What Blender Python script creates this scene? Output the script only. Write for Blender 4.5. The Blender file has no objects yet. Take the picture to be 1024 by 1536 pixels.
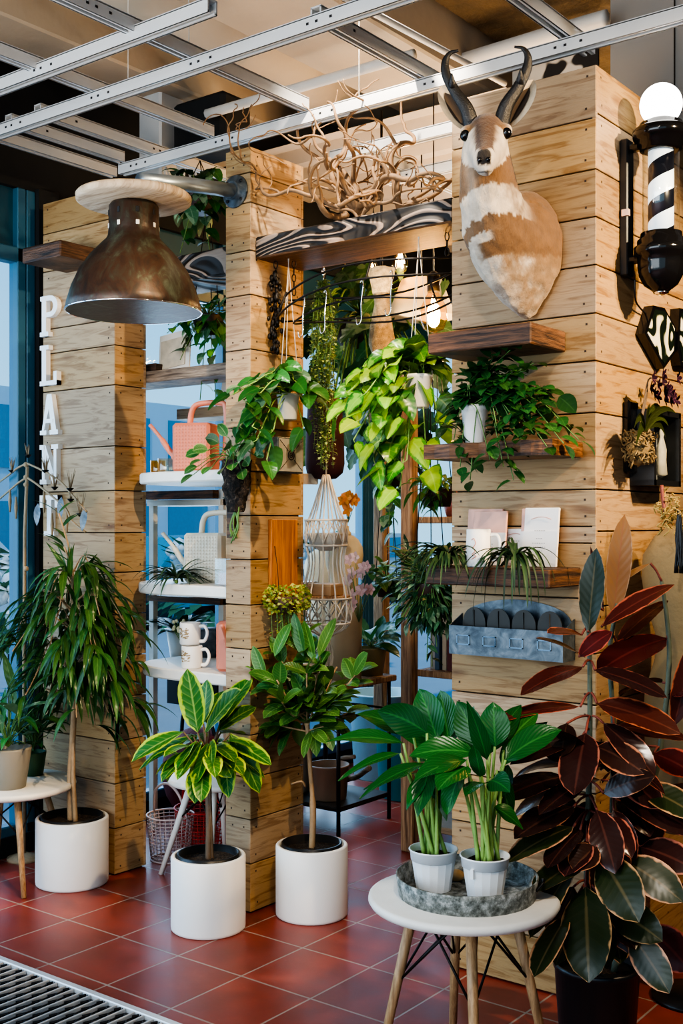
import bpy, bmesh, math, random
from mathutils import Vector, Matrix, Quaternion, noise
V = Vector
PI = math.pi
rnd = random.Random(7)
scene = bpy.context.scene
col = scene.collection
# ------------------------------------------------------------------ camera geometry (metres; camera 1.5 m above the floor)
F, CX, HY, CH, YAW = 1720.0, 512.0, 785.0, 1.5, 0.655
FW = V((-math.sin(YAW), math.cos(YAW), 0)); RT = V((math.cos(YAW), math.sin(YAW), 0)); CAM = V((0, 0, CH))
def ray(px, py): return FW + RT*((px-CX)/F) + V((0, 0, (HY-py)/F))
def at(px, py, d): return CAM + ray(px, py)*d
def onX(px, py, x): r = ray(px, py); return CAM + r*(x/r.x)
def onY(px, py, y): r = ray(px, py); return CAM + r*(y/r.y)
def onZ(px, py, z): r = ray(px, py); return CAM + r*((z-CH)/r.z)
cam = bpy.data.cameras.new('camera'); camo = bpy.data.objects.new('camera', cam); col.objects.link(camo)
camo.location = CAM; camo.rotation_euler = (PI/2, 0, YAW)
cam.sensor_fit = 'VERTICAL'; cam.sensor_height = 36.0; cam.lens = F/1536*36.0
cam.shift_y = (HY-768)/1536.0*1.0
cam.clip_start = 0.05; cam.clip_end = 300
scene.camera = camo

# ------------------------------------------------------------------ mesh builder
class MB:
    def __init__(s): s.v = []; s.f = []; s.m = []; s.uv = []; s.sm = []
    def add(s, vs, fs, mat=0, uv=None, smooth=True):
        b = len(s.v); s.v.extend(V(p) for p in vs)
        s.uv.extend(uv if uv else [(0, 0)]*len(vs))
        for f in fs:
            s.f.append(tuple(b+i for i in f)); s.m.append(mat); s.sm.append(smooth)
        return s
    def box(s, lo, hi, mat=0, bev=0.0):
        lo, hi = V(lo), V(hi); c = (lo+hi)/2; h = (hi-lo)/2
        return s.obox(c, h*2, None, mat, bev)
    def obox(s, c, size, rot=None, mat=0, bev=0.0):
        c = V(c); h = V(size)/2; R = rot if rot is not None else Matrix.Identity(3)
        b = min(bev, min(h)*0.9)
        if b <= 0:
            pts = [c+R@V((sx*h.x, sy*h.y, sz*h.z)) for sx in (-1, 1) for sy in (-1, 1) for sz in (-1, 1)]
            return s.add(pts, [(0,1,3,2),(4,6,7,5),(0,4,5,1),(2,3,7,6),(0,2,6,4),(1,5,7,3)], mat, smooth=False)
        pts = []; idx = {}
        for sx in (-1, 1):
            for sy in (-1, 1):
                for sz in (-1, 1):
                    for a in range(3):
                        q = V((sx*(h.x-(0 if a == 0 else b)), sy*(h.y-(0 if a == 1 else b)), sz*(h.z-(0 if a == 2 else b))))
                        idx[(sx, sy, sz, a)] = len(pts); pts.append(c+R@q)
        fs = []
        for a in range(3):
            o = [(a+1) % 3, (a+2) % 3]
            for sg in (-1, 1):
                f = []
                for (p, q) in ((-1,-1),(1,-1),(1,1),(-1,1)):
                    k = [0,0,0]; k[a] = sg; k[o[0]] = p; k[o[1]] = q; f.append(idx[(*k, a)])
                fs.append(tuple(f if sg > 0 else f[::-1]))
        for a in range(3):
            o1, o2 = (a+1) % 3, (a+2) % 3
            for p in (-1, 1):
                for q in (-1, 1):
                    f = []
                    for (e, w) in ((-1, o1), (1, o1), (1, o2), (-1, o2)):
                        k = [0,0,0]; k[a] = e; k[o1] = p; k[o2] = q; f.append(idx[(*k, w)])
                    fs.append(tuple(f if p*q < 0 else f[::-1]))
        for sx in (-1, 1):
            for sy in (-1, 1):
                for sz in (-1, 1):
                    f = [idx[(sx,sy,sz,a)] for a in range(3)]; fs.append(tuple(f if sx*sy*sz > 0 else f[::-1]))
        return s.add(pts, fs, mat, smooth=False)
    def tube(s, path, r, seg=8, mat=0, cap=True, flat=1.0, smooth=True):
        P = [V(p) for p in path]; n = len(P)
        R = r if isinstance(r, (list, tuple)) else [r]*n
        t0 = (P[1]-P[0]).normalized(); nn = t0.orthogonal().normalized()
        vs = []; uv = []
        for i in range(n):
            t = (P[min(i+1, n-1)]-P[max(i-1, 0)])
            t = t.normalized() if t.length > 1e-9 else t0
            nn = (nn - t*nn.dot(t)); nn = nn.normalized() if nn.length > 1e-6 else t.orthogonal().normalized()
            bb = t.cross(nn)
            for k in range(seg):
                a = 2*PI*k/seg; vs.append(P[i]+(nn*math.cos(a)+bb*math.sin(a)*flat)*R[i]); uv.append((k/seg, i/(n-1)))
        fs = [(i*seg+k, i*seg+(k+1) % seg, (i+1)*seg+(k+1) % seg, (i+1)*seg+k) for i in range(n-1) for k in range(seg)]
        if cap: fs += [tuple(range(seg))[::-1], tuple((n-1)*seg+k for k in range(seg))]
        return s.add(vs, fs, mat, uv, smooth)
    def bar(s, a, b, r, seg=8, mat=0, r2=None): return s.tube([a, b], [r, r if r2 is None else r2], seg, mat)
    def ring(s, c, R, r, axis=(0,0,1), n=24, seg=6, mat=0, ry=None, a0=0, a1=2*PI):
        ax = V(axis).normalized(); u = ax.orthogonal().normalized(); w = ax.cross(u)
        if abs(ax.z) > .99: u, w = V((1,0,0)), V((0,1,0))
        full = abs(a1-a0-2*PI) < 1e-6
        pts = [V(c)+u*R*math.cos(a0+(a1-a0)*i/n)+w*(ry or R)*math.sin(a0+(a1-a0)*i/n) for i in range(n+1)]
        return s.tube(pts, r, seg, mat, cap=not full)
    def lathe(s, prof, c=(0,0,0), seg=32, mat=0, rx=1, ry=1, axis=None, mats=None):
        c = V(c); Q = V((0,0,1)).rotation_difference(V(axis).normalized()).to_matrix() if axis else Matrix.Identity(3)
        vs = []; uv = []; n = len(prof)
        for i, (r, z) in enumerate(prof):
            for k in range(seg):
                a = 2*PI*k/seg; vs.append(c+Q@V((r*rx*math.cos(a), r*ry*math.sin(a), z))); uv.append((k/seg, i/max(1,n-1)))
        b = len(s.v); s.v.extend(vs); s.uv.extend(uv)
        for i in range(n-1):
            for k in range(seg):
                s.f.append((b+i*seg+k, b+i*seg+(k+1) % seg, b+(i+1)*seg+(k+1) % seg, b+(i+1)*seg+k)); s.m.append(mats[i] if mats else mat); s.sm.append(True)
        if prof[0][0] > 1e-5: s.f.append(tuple(b+k for k in range(seg))[::-1]); s.m.append(mats[0] if mats else mat); s.sm.append(False)
        if prof[-1][0] > 1e-5: s.f.append(tuple(b+(n-1)*seg+k for k in range(seg))); s.m.append(mats[-1] if mats else mat); s.sm.append(False)
        return s
    def ball(s, c, r, seg=12, rings=8, mat=0, sq=(1,1,1)):
        c = V(c); vs = [c+V((0,0,-r*sq[2]))]
        for i in range(1, rings):
            t = -PI/2+PI*i/rings
            for k in range(seg): a = 2*PI*k/seg; vs.append(c+V((r*sq[0]*math.cos(t)*math.cos(a), r*sq[1]*math.cos(t)*math.sin(a), r*sq[2]*math.sin(t))))
        vs.append(c+V((0,0,r*sq[2]))); fs = []
        for k in range(seg): fs.append((0, 1+(k+1) % seg, 1+k))
        for i in range(rings-2):
            for k in range(seg): a = 1+i*seg; fs.append((a+k, a+(k+1) % seg, a+seg+(k+1) % seg, a+seg+k))
        a = 1+(rings-2)*seg; top = len(vs)-1
        for k in range(seg): fs.append((a+k, a+(k+1) % seg, top))
        return s.add(vs, fs, mat)
    def prism(s, poly, depth, O, U, W, N, mat=0):
        """polygon (u,w) extruded by depth along N"""
        O, U, W, N = V(O), V(U), V(W), V(N); n = len(poly)
        vs = [O+U*a+W*b for a, b in poly]+[O+U*a+W*b+N*depth for a, b in poly]
        fs = [tuple(range(n))[::-1], tuple(range(n, 2*n))]+[(i, (i+1) % n, n+(i+1) % n, n+i) for i in range(n)]
        if U.cross(W).dot(N) < 0: fs = [f[::-1] for f in fs]
        return s.add(vs, fs, mat, smooth=False)
    def leaf(s, p, t, n, L, W, droop=.6, fold=.25, prof=None, ny=7, nx=4, mat=0, wave=0.0, curl=0.0):
        p, t, n = V(p), V(t).normalized(), V(n); prof = prof or ovate
        sd = t.cross(n)
        if sd.length < 1e-4: sd = t.orthogonal()
        sd.normalize(); n = sd.cross(t); ph = rnd.random()*6
        vs = []; uv = []; c = p.copy()
        for i in range(ny+1):
            v = i/ny; w = W/2*max(prof(v), .015)
            for j in range(nx+1):
                u = -1+2*j/nx
                vs.append(c+sd*(u*w)+n*(abs(u)*w*fold+wave*W*math.sin(ph+v*9+u*1.5)*abs(u)-curl*w*u*u)); uv.append(((u+1)/2, v))
            c = c+t*(L/ny); t = (t+V((0,0,-1))*(droop/ny)).normalized()
            sd2 = sd-t*sd.dot(t); sd = sd2.normalized(); n = sd.cross(t)
        fs = [(i*(nx+1)+j, i*(nx+1)+j+1, (i+1)*(nx+1)+j+1, (i+1)*(nx+1)+j) for i in range(ny) for j in range(nx)]
        s.add(vs, fs, mat, uv); return c
    def build(s, name, mats, parent=None, loc=None, autosm=None):
        base = V((0,0,0))
        if parent is not None:
            q = parent
            while q.parent: q = q.parent
            base = q.location.copy()
        elif loc is not None: base = V(loc)
        else:
            xs = [p.x for p in s.v]; ys = [p.y for p in s.v]; zs = [p.z for p in s.v]
            base = V(((min(xs)+max(xs))/2, (min(ys)+max(ys))/2, min(zs)))
        me = bpy.data.meshes.new(name)
        me.from_pydata([tuple(p-base) for p in s.v], [], s.f)
        mats = mats if isinstance(mats, (list, tuple)) else [mats]
        for m in mats: me.materials.append(m)
        me.polygons.foreach_set('material_index', s.m); me.polygons.foreach_set('use_smooth', s.sm)
        ul = me.uv_layers.new(name='UVMap'); li = [0]*len(me.loops); me.loops.foreach_get('vertex_index', li)
        flat = []
        for i in li: flat.extend(s.uv[i])
        ul.data.foreach_set('uv', flat); me.update()
        o = bpy.data.objects.new(name, me); col.objects.link(o)
        if parent is not None: o.parent = parent
        else: o.location = base
        return o
def ovate(v): return math.sin(PI*min(1, v**.85))**.75 if 0 < v < 1 else 0
def lance(v): return math.sin(PI*v**.8)**.9*(1-v*.25) if 0 < v < 1 else 0
def ellip(v): return math.sin(PI*v)**.6 if 0 < v < 1 else 0
def heart(v): return (min(1, v*5+.25)**.6)*math.cos(PI/2*v**1.4)**.8 if v < 1 else 0
def strap(v): return (1-v)**.6*(.7+.3*min(1, v*4))
def obov(v): return math.sin(PI*v**1.15)**.65 if 0 < v < 1 else 0

def tag(o, label=None, cat=None, group=None, kind=None):
    if label: o['label'] = label
    if cat: o['category'] = cat
    if group: o['group'] = group
    if kind: o['kind'] = kind
    return o
def thing(name, label, cat, loc=(0,0,0), group=None):
    o = bpy.data.objects.new(name, None); o.empty_display_size = .05; col.objects.link(o); o.location = V(loc)
    return tag(o, label, cat, group)
def kids(o): return [c for c in bpy.data.objects if c.parent == o]
def copy_tree(o, parent=None, loc=None, rz=None, label=None, scale=None):
    c = o.copy(); col.objects.link(c); c.parent = parent
    for ch in kids(o): copy_tree(ch, c)
    if loc is not None: c.location = V(loc)
    if rz is not None: c.rotation_euler = (0, 0, rz)
    if scale is not None: c.scale = scale if not isinstance(scale, float) else (scale,)*3
    if label: c['label'] = label
    return c
def rdir(up=0.0, spread=1.0):
    a = rnd.uniform(0, 2*PI); v = V((math.cos(a)*spread, math.sin(a)*spread, up)); return v.normalized()
def U(a, b): return rnd.uniform(a, b)
def bez(pts, n=12):
    """Catmull-Rom through the points"""
    P = [V(p) for p in pts]; P = [P[0]*2-P[1]]+P+[P[-1]*2-P[-2]]; out = []
    for i in range(1, len(P)-2):
        for k in range(n):
            t = k/n; a, b, c, d = P[i-1], P[i], P[i+1], P[i+2]
            out.append(.5*((2*b)+(c-a)*t+(2*a-5*b+4*c-d)*t*t+(3*b-a-3*c+d)*t*t*t))
    out.append(P[-2]); return out

# ------------------------------------------------------------------ materials
class NT:
    def __init__(s, name):
        s.mat = bpy.data.materials.new(name); s.mat.use_nodes = True; s.nt = s.mat.node_tree
        s.nt.nodes.clear(); s.out = s.nt.nodes.new('ShaderNodeOutputMaterial')
    def n(s, typ, ins=None, **props):
        nd = s.nt.nodes.new('ShaderNode'+typ)
        for k, v in props.items(): setattr(nd, k, v)
        for k, v in (ins or {}).items(): s.set(nd, k, v)
        return nd
    def set(s, nd, k, v):
        sk = nd.inputs[k]
        if isinstance(v, bpy.types.NodeSocket): s.nt.links.new(v, sk)
        elif isinstance(v, (tuple, list)) and len(v) == 3 and sk.type == 'RGBA': sk.default_value = (*v, 1)
        else: sk.default_value = v
    def math(s, op, a, b=None, clamp=False):
        nd = s.nt.nodes.new('ShaderNodeMath'); nd.operation = op; nd.use_clamp = clamp
        s.set(nd, 0, a)
        if b is not None: s.set(nd, 1, b)
        return nd.outputs[0]
    def mix(s, fac, a, b, blend='MIX'):
        nd = s.nt.nodes.new('ShaderNodeMix'); nd.data_type = 'RGBA'; nd.blend_type = blend; nd.clamp_factor = True
        s.set(nd, 0, fac); s.set(nd, 6, a); s.set(nd, 7, b); return nd.outputs[2]
    def ramp(s, fac, stops, interp='LINEAR'):
        nd = s.nt.nodes.new('ShaderNodeValToRGB'); cr = nd.color_ramp; cr.interpolation = interp
        while len(cr.elements) < len(stops): cr.elements.new(.5)
        for e, (p, c) in zip(cr.elements, stops):
            e.position = p; e.color = (*c, 1) if len(c) == 3 else c
        s.set(nd, 0, fac); return nd.outputs[0]
    def objco(s): return s.n('TexCoord').outputs['Object']
    def pos(s): return s.n('NewGeometry').outputs['Position']
    def map(s, co, scale=(1,1,1), loc=(0,0,0), rot=(0,0,0)):
        return s.n('Mapping', {'Vector': co, 'Scale': scale, 'Location': loc, 'Rotation': rot}).outputs[0]
    def noise(s, co, scale=5, detail=3, rough=.5, dist=0, out='Fac'):
        return s.n('TexNoise', {'Vector': co, 'Scale': scale, 'Detail': detail, 'Roughness': rough, 'Distortion': dist}).outputs[out]
    def bump(s, h, strength=.3, dist=.01):
        return s.n('Bump', {'Height': h, 'Strength': strength, 'Distance': dist}).outputs[0]
    def pbr(s, base, rough=.5, metal=0.0, normal=None, **kw):
        p = s.n('BsdfPrincipled', {'Base Color': base, 'Roughness': rough, 'Metallic': metal})
        if normal is not None: s.set(p, 'Normal', normal)
        for k, v in kw.items(): s.set(p, k.replace('_', ' '), v)
        s.nt.links.new(p.outputs[0], s.out.inputs[0]); return p
def srgb(r, g, b):
    f = lambda c: ((c/255+.055)/1.055)**2.4 if c > 10 else c/255/12.92
    return (f(r), f(g), f(b))
def simple(name, c, rough=.5, metal=0.0, var=.12, scale=12, bump=0.0, **kw):
    m = NT(name); co = m.pos(); nz = m.noise(co, scale, 4)
    k = m.math('ADD', m.math('MULTIPLY', m.math('SUBTRACT', nz, .5), var*2), 1.0)
    hs = m.n('HueSaturation', {'Color': c, 'Value': k}).outputs[0]
    nm = m.bump(m.noise(co, scale*6, 3), bump) if bump else None
    m.pbr(hs, rough, metal, nm, **kw); return m.mat
def planks(name, light, dark, knot=(.12,.05,.02), along=None, vary=.35, rough=.6):
    m = NT(name); g = m.n('NewGeometry'); r = g.outputs['Random Per Island']; p = g.outputs['Position']
    off = m.n('CombineXYZ', {'X': m.math('MULTIPLY', r, 31.0), 'Y': m.math('MULTIPLY', r, 17.0), 'Z': m.math('MULTIPLY', r, 7.0)}).outputs[0]
    co = m.n('VectorMath', {0: p, 1: off}, operation='ADD').outputs[0]
    st = m.map(co, (1.6, 1.6, 16)); w = m.noise(st, 3.0, 5, .55, 1.2)
    fine = m.noise(m.map(co, (3, 3, 90)), 6, 3, .6)
    kn = m.n('TexVoronoi', {'Vector': m.map(co, (3.2, 3.2, 9)), 'Scale': 1.0}).outputs['Distance']
    km = m.ramp(kn, [(0.0, (1,1,1)), (.11, (.5,.5,.5)), (.19, (0,0,0))])
    c = m.ramp(w, [(.36, dark), (.50, light), (.62, tuple(x*1.08 for x in light)), (.75, tuple((x+y)/2 for x, y in zip(light, dark)))])
    c = m.mix(m.math('MULTIPLY', fine, .45), c, dark)
    c = m.mix(m.math('MULTIPLY', km, .8), c, knot)
    k = m.math('ADD', m.math('MULTIPLY', m.math('SUBTRACT', r, .5), vary), 1.0)
    c = m.n('HueSaturation', {'Color': c, 'Value': k, 'Saturation': m.math('ADD', m.math('MULTIPLY', m.math('FRACT', m.math('MULTIPLY', r, 7.3)), .3), .85)}).outputs[0]
    m.pbr(c, rough, 0, m.bump(m.math('ADD', w, fine), .12)); return m.mat
def grain(name, c1, c2, scale=(3, 3, 30), dist=3.0, freq=2.2, rough=.65, bump=.3, contrast=(.35, .6)):
    """burnt / zebra wood: strong wavy figure"""
    m = NT(name); p = m.pos()
    w = m.n('TexWave', {'Vector': m.map(p, scale), 'Scale': freq, 'Distortion': dist, 'Detail': 2.5, 'Detail Scale': 1.2}, wave_type='BANDS', bands_direction='Z').outputs['Fac']
    c = m.ramp(w, [(contrast[0], c1), (contrast[1], c2)])
    c = m.mix(m.math('MULTIPLY', m.noise(p, 30, 4), .25), c, c1)
    m.pbr(c, rough, 0, m.bump(w, bump)); return m.mat
def swirl(name, c1, c2, k=7.0, scale=(3, 3, 9)):
    m = NT(name); p = m.pos(); h = m.noise(m.map(p, scale), 1.0, .6, .4, .5); h = m.math('SINE', m.math('MULTIPLY', h, k*2*PI))
    c = m.ramp(h, [(.42, c1), (.66, c2)]); c = m.mix(m.math('MULTIPLY', m.noise(m.map(p, (2,2,40)), 6, 3), .35), c, c1)
    m.pbr(c, .6, 0, m.bump(h, .5)); return m.mat
def streak(name, c1, c2, st=(2, 2, 30), rough=.55, sc=2.5, bump=.35):
    m = NT(name); p = m.pos(); g = m.n('NewGeometry').outputs['Random Per Island']
    q = m.n('VectorMath', {0: p, 1: m.n('CombineXYZ', {0: m.math('MULTIPLY', g, 13.0), 2: m.math('MULTIPLY', g, 5.0)}).outputs[0]}, operation='ADD').outputs[0]
    a = m.noise(m.map(q, st), sc, 5, .6, .8); b = m.noise(m.map(q, tuple(x*2.4 for x in st)), sc*1.7, 4, .6)
    c = m.ramp(a, [(.34, c1), (.5, tuple((x+y)/2 for x, y in zip(c1, c2))), (.66, c2)]); c = m.mix(m.ramp(b, [(.5, (0,0,0)), (.7, (.6,.6,.6))]), c, c1)
    m.pbr(c, rough, 0, m.bump(m.math('ADD', a, b), bump)); return m.mat
def leafmat(name, top, edge=None, rib=None, under=None, edge_w=.0, vein=.3, rough=.35, noise_e=.3, trans=.25, nv=9, spread=.5, var=.35, blotch=None, bump=.12):
    m = NT(name); edge = edge or top; rib = rib or tuple(min(1, x*1.9+.03) for x in top); under = under or tuple(min(1, x*1.25+.02) for x in top)
    uv = m.n('UVMap').outputs[0]; sx = m.n('SeparateXYZ', {0: uv}); u, v = sx.outputs[0], sx.outputs[1]
    au = m.math('MULTIPLY', m.math('ABSOLUTE', m.math('SUBTRACT', u, .5)), 2.0)
    g = m.n('NewGeometry'); r = g.outputs['Random Per Island']; nz = m.noise(g.outputs['Position'], 40, 2)
    c = top
    if blotch:
        bz = m.noise(m.n('VectorMath', {0: m.map(g.outputs['Position'], (1,1,1)), 1: m.n('CombineXYZ', {'X': m.math('MULTIPLY', r, 9.0)}).outputs[0]}, operation='ADD').outputs[0], 18, 2)
        c = m.mix(m.ramp(bz, [(.52, (0,0,0)), (.56, (1,1,1))]), c, blotch)
    if edge_w > 0:
        e = m.math('ADD', au, m.math('MULTIPLY', m.math('SUBTRACT', nz, .5), noise_e))
        e = m.math('ADD', e, m.math('MULTIPLY', m.math('SUBTRACT', r, .5), .15))
        c = m.mix(m.ramp(e, [(1-edge_w, (0,0,0)), (min(.999, 1-edge_w+.1), (1,1,1))]), c, edge)
    sv = m.math('SINE', m.math('MULTIPLY', m.math('SUBTRACT', v, m.math('MULTIPLY', au, spread*.35)), nv*2*PI))
    vm = m.math('MULTIPLY', m.ramp(sv, [(.75, (0,0,0)), (1.0, (1,1,1))]), vein)
    rm = m.ramp(au, [(.03, (1,1,1)), (.1, (0,0,0))])
    c = m.mix(vm, c, rib); c = m.mix(m.math('MULTIPLY', rm, min(1, vein*1.2+.35)), c, rib)
    c = m.mix(m.math('MULTIPLY', g.outputs['Backfacing'], .85), c, under)
    k = m.math('ADD', m.math('MULTIPLY', m.math('SUBTRACT', r, .5), var*2), 1.0)
    c = m.n('HueSaturation', {'Color': c, 'Value': k, 'Hue': m.math('ADD', m.math('MULTIPLY', m.math('SUBTRACT', m.math('FRACT', m.math('MULTIPLY', r, 5.7)), .5), .03), .5)}).outputs[0]
    nm = m.bump(m.math('ADD', m.math('MULTIPLY', sv, .5), m.math('MULTIPLY', nz, .8)), bump, .004)
    p = m.n('BsdfPrincipled', {'Base Color': c, 'Roughness': rough, 'Normal': nm, 'Specular IOR Level': .36})
    t = m.n('BsdfTranslucent', {'Color': c}); mx = m.n('MixShader', {0: trans, 1: p.outputs[0], 2: t.outputs[0]})
    m.nt.links.new(mx.outputs[0], m.out.inputs[0]); return m.mat
def glass(name, tint=(.9,.97,1), alpha=.15, rough=.03):
    """thin pane: mostly clear, with a gloss"""
    m = NT(name); fr = m.math('MULTIPLY', m.math('POWER', m.n('LayerWeight', {'Blend': .5}).outputs['Facing'], 4.0), .7)
    t = m.n('BsdfTransparent', {'Color': tint}); gl = m.n('BsdfGlossy', {'Roughness': rough, 'Color': (1,1,1)})
    mx = m.n('MixShader', {0: m.math('ADD', fr, alpha, True), 1: t.outputs[0], 2: gl.outputs[0]})
    m.nt.links.new(mx.outputs[0], m.out.inputs[0]); return m.mat
def emit(name, c, s):
    m = NT(name); e = m.n('Emission', {'Color': c, 'Strength': s}); m.nt.links.new(e.outputs[0], m.out.inputs[0]); return m.mat
def light(typ, name, loc, target, energy, color, size=.1, spot=60, blend=.5, sy=None):
    l = bpy.data.lights.new(name, typ); l.energy = energy; l.color = color; o = bpy.data.objects.new(name, l); col.objects.link(o)
    o.location = V(loc); d = V(target)-V(loc); o.rotation_euler = d.to_track_quat('-Z', 'Y').to_euler()
    if typ == 'AREA': l.shape = 'RECTANGLE'; l.size = size; l.size_y = sy or size
    elif typ == 'SPOT': l.spot_size = math.radians(spot); l.spot_blend = blend; l.shadow_soft_size = size
    elif typ == 'POINT': l.shadow_soft_size = size
    elif typ == 'SUN': l.angle = size
    return o
# ------------------------------------------------------------------ palette
M = {}
M['pine'] = planks('pine_planks', (.385,.262,.138), (.235,.135,.06))
M['nail'] = simple('nail_hole', (.05,.03,.02), .8)
M['core'] = simple('pillar_core', (.03,.022,.015), .9)
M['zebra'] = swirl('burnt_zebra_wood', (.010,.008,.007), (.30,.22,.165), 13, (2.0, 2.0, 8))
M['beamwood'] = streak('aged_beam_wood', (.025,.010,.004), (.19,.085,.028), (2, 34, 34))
M['burnt'] = streak('burnt_shelf_wood', (.014,.007,.005), (.165,.075,.035), (2.2, 2.2, 42))
M['live'] = streak('live_edge_wood', (.03,.011,.005), (.26,.115,.045), (2.2, 2.2, 34), .4)
M['greywood'] = streak('weathered_wood', (.075,.05,.035), (.33,.25,.18), (2.0, 2.0, 36), .75)
M['postwood'] = streak('rough_post_wood', (.15,.075,.036), (.52,.32,.17), (26, 26, 1.6), .7)
M['tablewood'] = streak('table_leg_wood', (.26,.145,.065), (.52,.33,.165), (34, 34, 3), .5, 2.5, .1)
M['orangewood'] = streak('orange_cedar', (.24,.075,.014), (.52,.21,.045), (30, 30, 1.5), .5, 2.5, .1)
M['whitetop'] = simple('chipped_white_paint', (.72,.69,.63), .45, 0, .10, 20, .05)
M['white'] = simple('matt_white_ceramic', (.80,.78,.74), .5, 0, .03, 8)
M['plastic'] = simple('white_plastic', (.76,.77,.78), .4, 0, .03)
M['black'] = simple('black_plastic', (.012,.013,.015), .35, 0, .05)
M['gloss'] = simple('black_gloss', (.006,.006,.007), .12, 0, .05)
M['iron'] = simple('black_iron', (.015,.013,.012), .45, .6, .2)
M['rail'] = simple('painted_steel_rail', (.62,.62,.61), .35, .25, .06, 6)
M['pipe'] = simple('painted_conduit', (.60,.57,.52), .5, 0, .06)
M['steel'] = simple('galvanised_pipe', (.27,.33,.39), .35, .8, .15)
M['chrome'] = simple('chrome', (.85,.86,.88), .06, 1.0, .02)
m = NT('potting_soil'); nz = m.noise(m.pos(), 95, 4, .75)
m.pbr(m.ramp(nz, [(.4, (.012,.008,.005)), (.55, (.055,.036,.022)), (.68, (.17,.12,.075))]), .95, 0, m.bump(nz, 1.0, .02)); M['soil'] = m.mat
M['concrete'] = simple('ceiling_concrete', (.40,.33,.25), .85, 0, .15, 3, .2)
M['rust'] = simple('x', (.1,.1,.1)); 
m = NT('galvanised_metal'); p = m.pos(); nz = m.noise(p, 22, 4, .6, .8)
m.pbr(m.ramp(nz, [(.3, (.045,.06,.075)), (.5, (.10,.125,.145)), (.7, (.18,.21,.235))]), .42, .45, m.bump(nz, .1)); M['galv'] = m.mat
m = NT('weathered_zinc_tray'); p = m.pos(); nz = m.noise(p, 45, 5, .7)
m.pbr(m.ramp(nz, [(.35, (.055,.06,.05)), (.5, (.20,.21,.19)), (.62, (.42,.43,.41))]), .6, .3, m.bump(nz, .3)); M['tray'] = m.mat
m = NT('patinated_copper'); p = m.pos(); nz = m.noise(m.map(p, (1,1,.45)), 14, 6, .65, 1.0); n2 = m.noise(p, 60, 3)
c = m.ramp(nz, [(.36, (.022,.016,.013)), (.47, (.050,.024,.014)), (.55, (.045,.038,.026)), (.68, (.085,.105,.075))])
m.pbr(m.mix(m.math('MULTIPLY', n2, .4), c, (.03,.022,.018)), .42, .35, m.bump(n2, .1)); M['rust'] = m.mat
# terracotta tile floor (real grid: 29.5 x 32 cm)
m = NT('red_quarry_tiles'); p = m.pos(); sx = m.n('SeparateXYZ', {0: p})
fx = m.math('DIVIDE', m.math('ADD', sx.outputs[0], 2.578+29.5), .295); fy = m.math('DIVIDE', m.math('ADD', sx.outputs[1], -2.81+32), .32)
dx = m.math('ABSOLUTE', m.math('SUBTRACT', m.math('FRACT', m.math('ADD', fx, .5)), .5)); dy = m.math('ABSOLUTE', m.math('SUBTRACT', m.math('FRACT', m.math('ADD', fy, .5)), .5))
d = m.math('MINIMUM', dx, dy); g = m.ramp(d, [(.009, (1,1,1)), (.014, (0,0,0))])
cell = m.n('CombineXYZ', {0: m.math('FLOOR', fx), 1: m.math('FLOOR', fy)}).outputs[0]
wn = m.n('TexWhiteNoise', {'Vector': cell}).outputs['Value']
nz = m.noise(p, 5, 5, .6); n2 = m.noise(p, 70, 3)
c = m.ramp(nz, [(.3, (.19,.034,.022)), (.55, (.265,.047,.030)), (.75, (.33,.075,.05))])
c = m.n('HueSaturation', {'Color': c, 'Value': m.math('ADD', m.math('MULTIPLY', wn, .3), .85)}).outputs[0]
c = m.mix(m.ramp(n2, [(.66, (0,0,0)), (.8, (.35,.35,.35))]), c, (.36,.12,.09))
c = m.mix(g, c, (.33,.25,.20))
m.pbr(c, m.math('ADD', m.math('MULTIPLY', nz, .25), .24), 0, m.bump(m.math('SUBTRACT', m.math('MULTIPLY', n2, .1), g), .25, .004)); M['floor'] = m.mat
M['teal'] = simple('teal_frame_paint', (.035,.12,.19), .35, .1, .08)
M['darkteal'] = simple('dark_teal_panel', (.012,.06,.09), .3)
M['dark'] = simple('black_wall_paint', (.008,.009,.010), .85, 0, .3)
M['grey'] = simple('grey_wall_paint', (.30,.27,.24), .8, 0, .06, 2)
M['glass'] = glass('window_glass', (.80,.93,1.0), .03)
M['clear'] = glass('clear_glass', (.93,.96,.96), .08)
M['brownrough'] = simple('brown_insulation', (.085,.055,.025), .95, 0, .9, 9, .8)
M['corr'] = simple('painted_corrugated_deck', (.44,.37,.29), .7, 0, .08)

# ------------------------------------------------------------------ room shell
XW, YB, XR, YF0, ZC = -4.35, 7.6, 4.6, -3.2, 4.15
tag(MB().box((XW-.02, YF0, -.12), (XR, YB+.1, 0)).build('floor', M['floor']), 'red quarry tile floor with pale grout', kind='structure')
tag(MB().box((XW-.2, YF0, ZC), (XR+.1, YB+.2, ZC+.15)).build('ceiling', M['concrete']), 'beige painted concrete ceiling slab', kind='structure')
tag(MB().box((XW-.2, YB, 0), (XR+.1, YB+.15, ZC)).build('wall_back', M['dark']), 'dark back wall of the shop', kind='structure')
tag(MB().box((XR, YF0, 0), (XR+.1, YB, ZC)).build('wall_side', M['grey']), 'painted side wall out of the frame', kind='structure')
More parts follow.
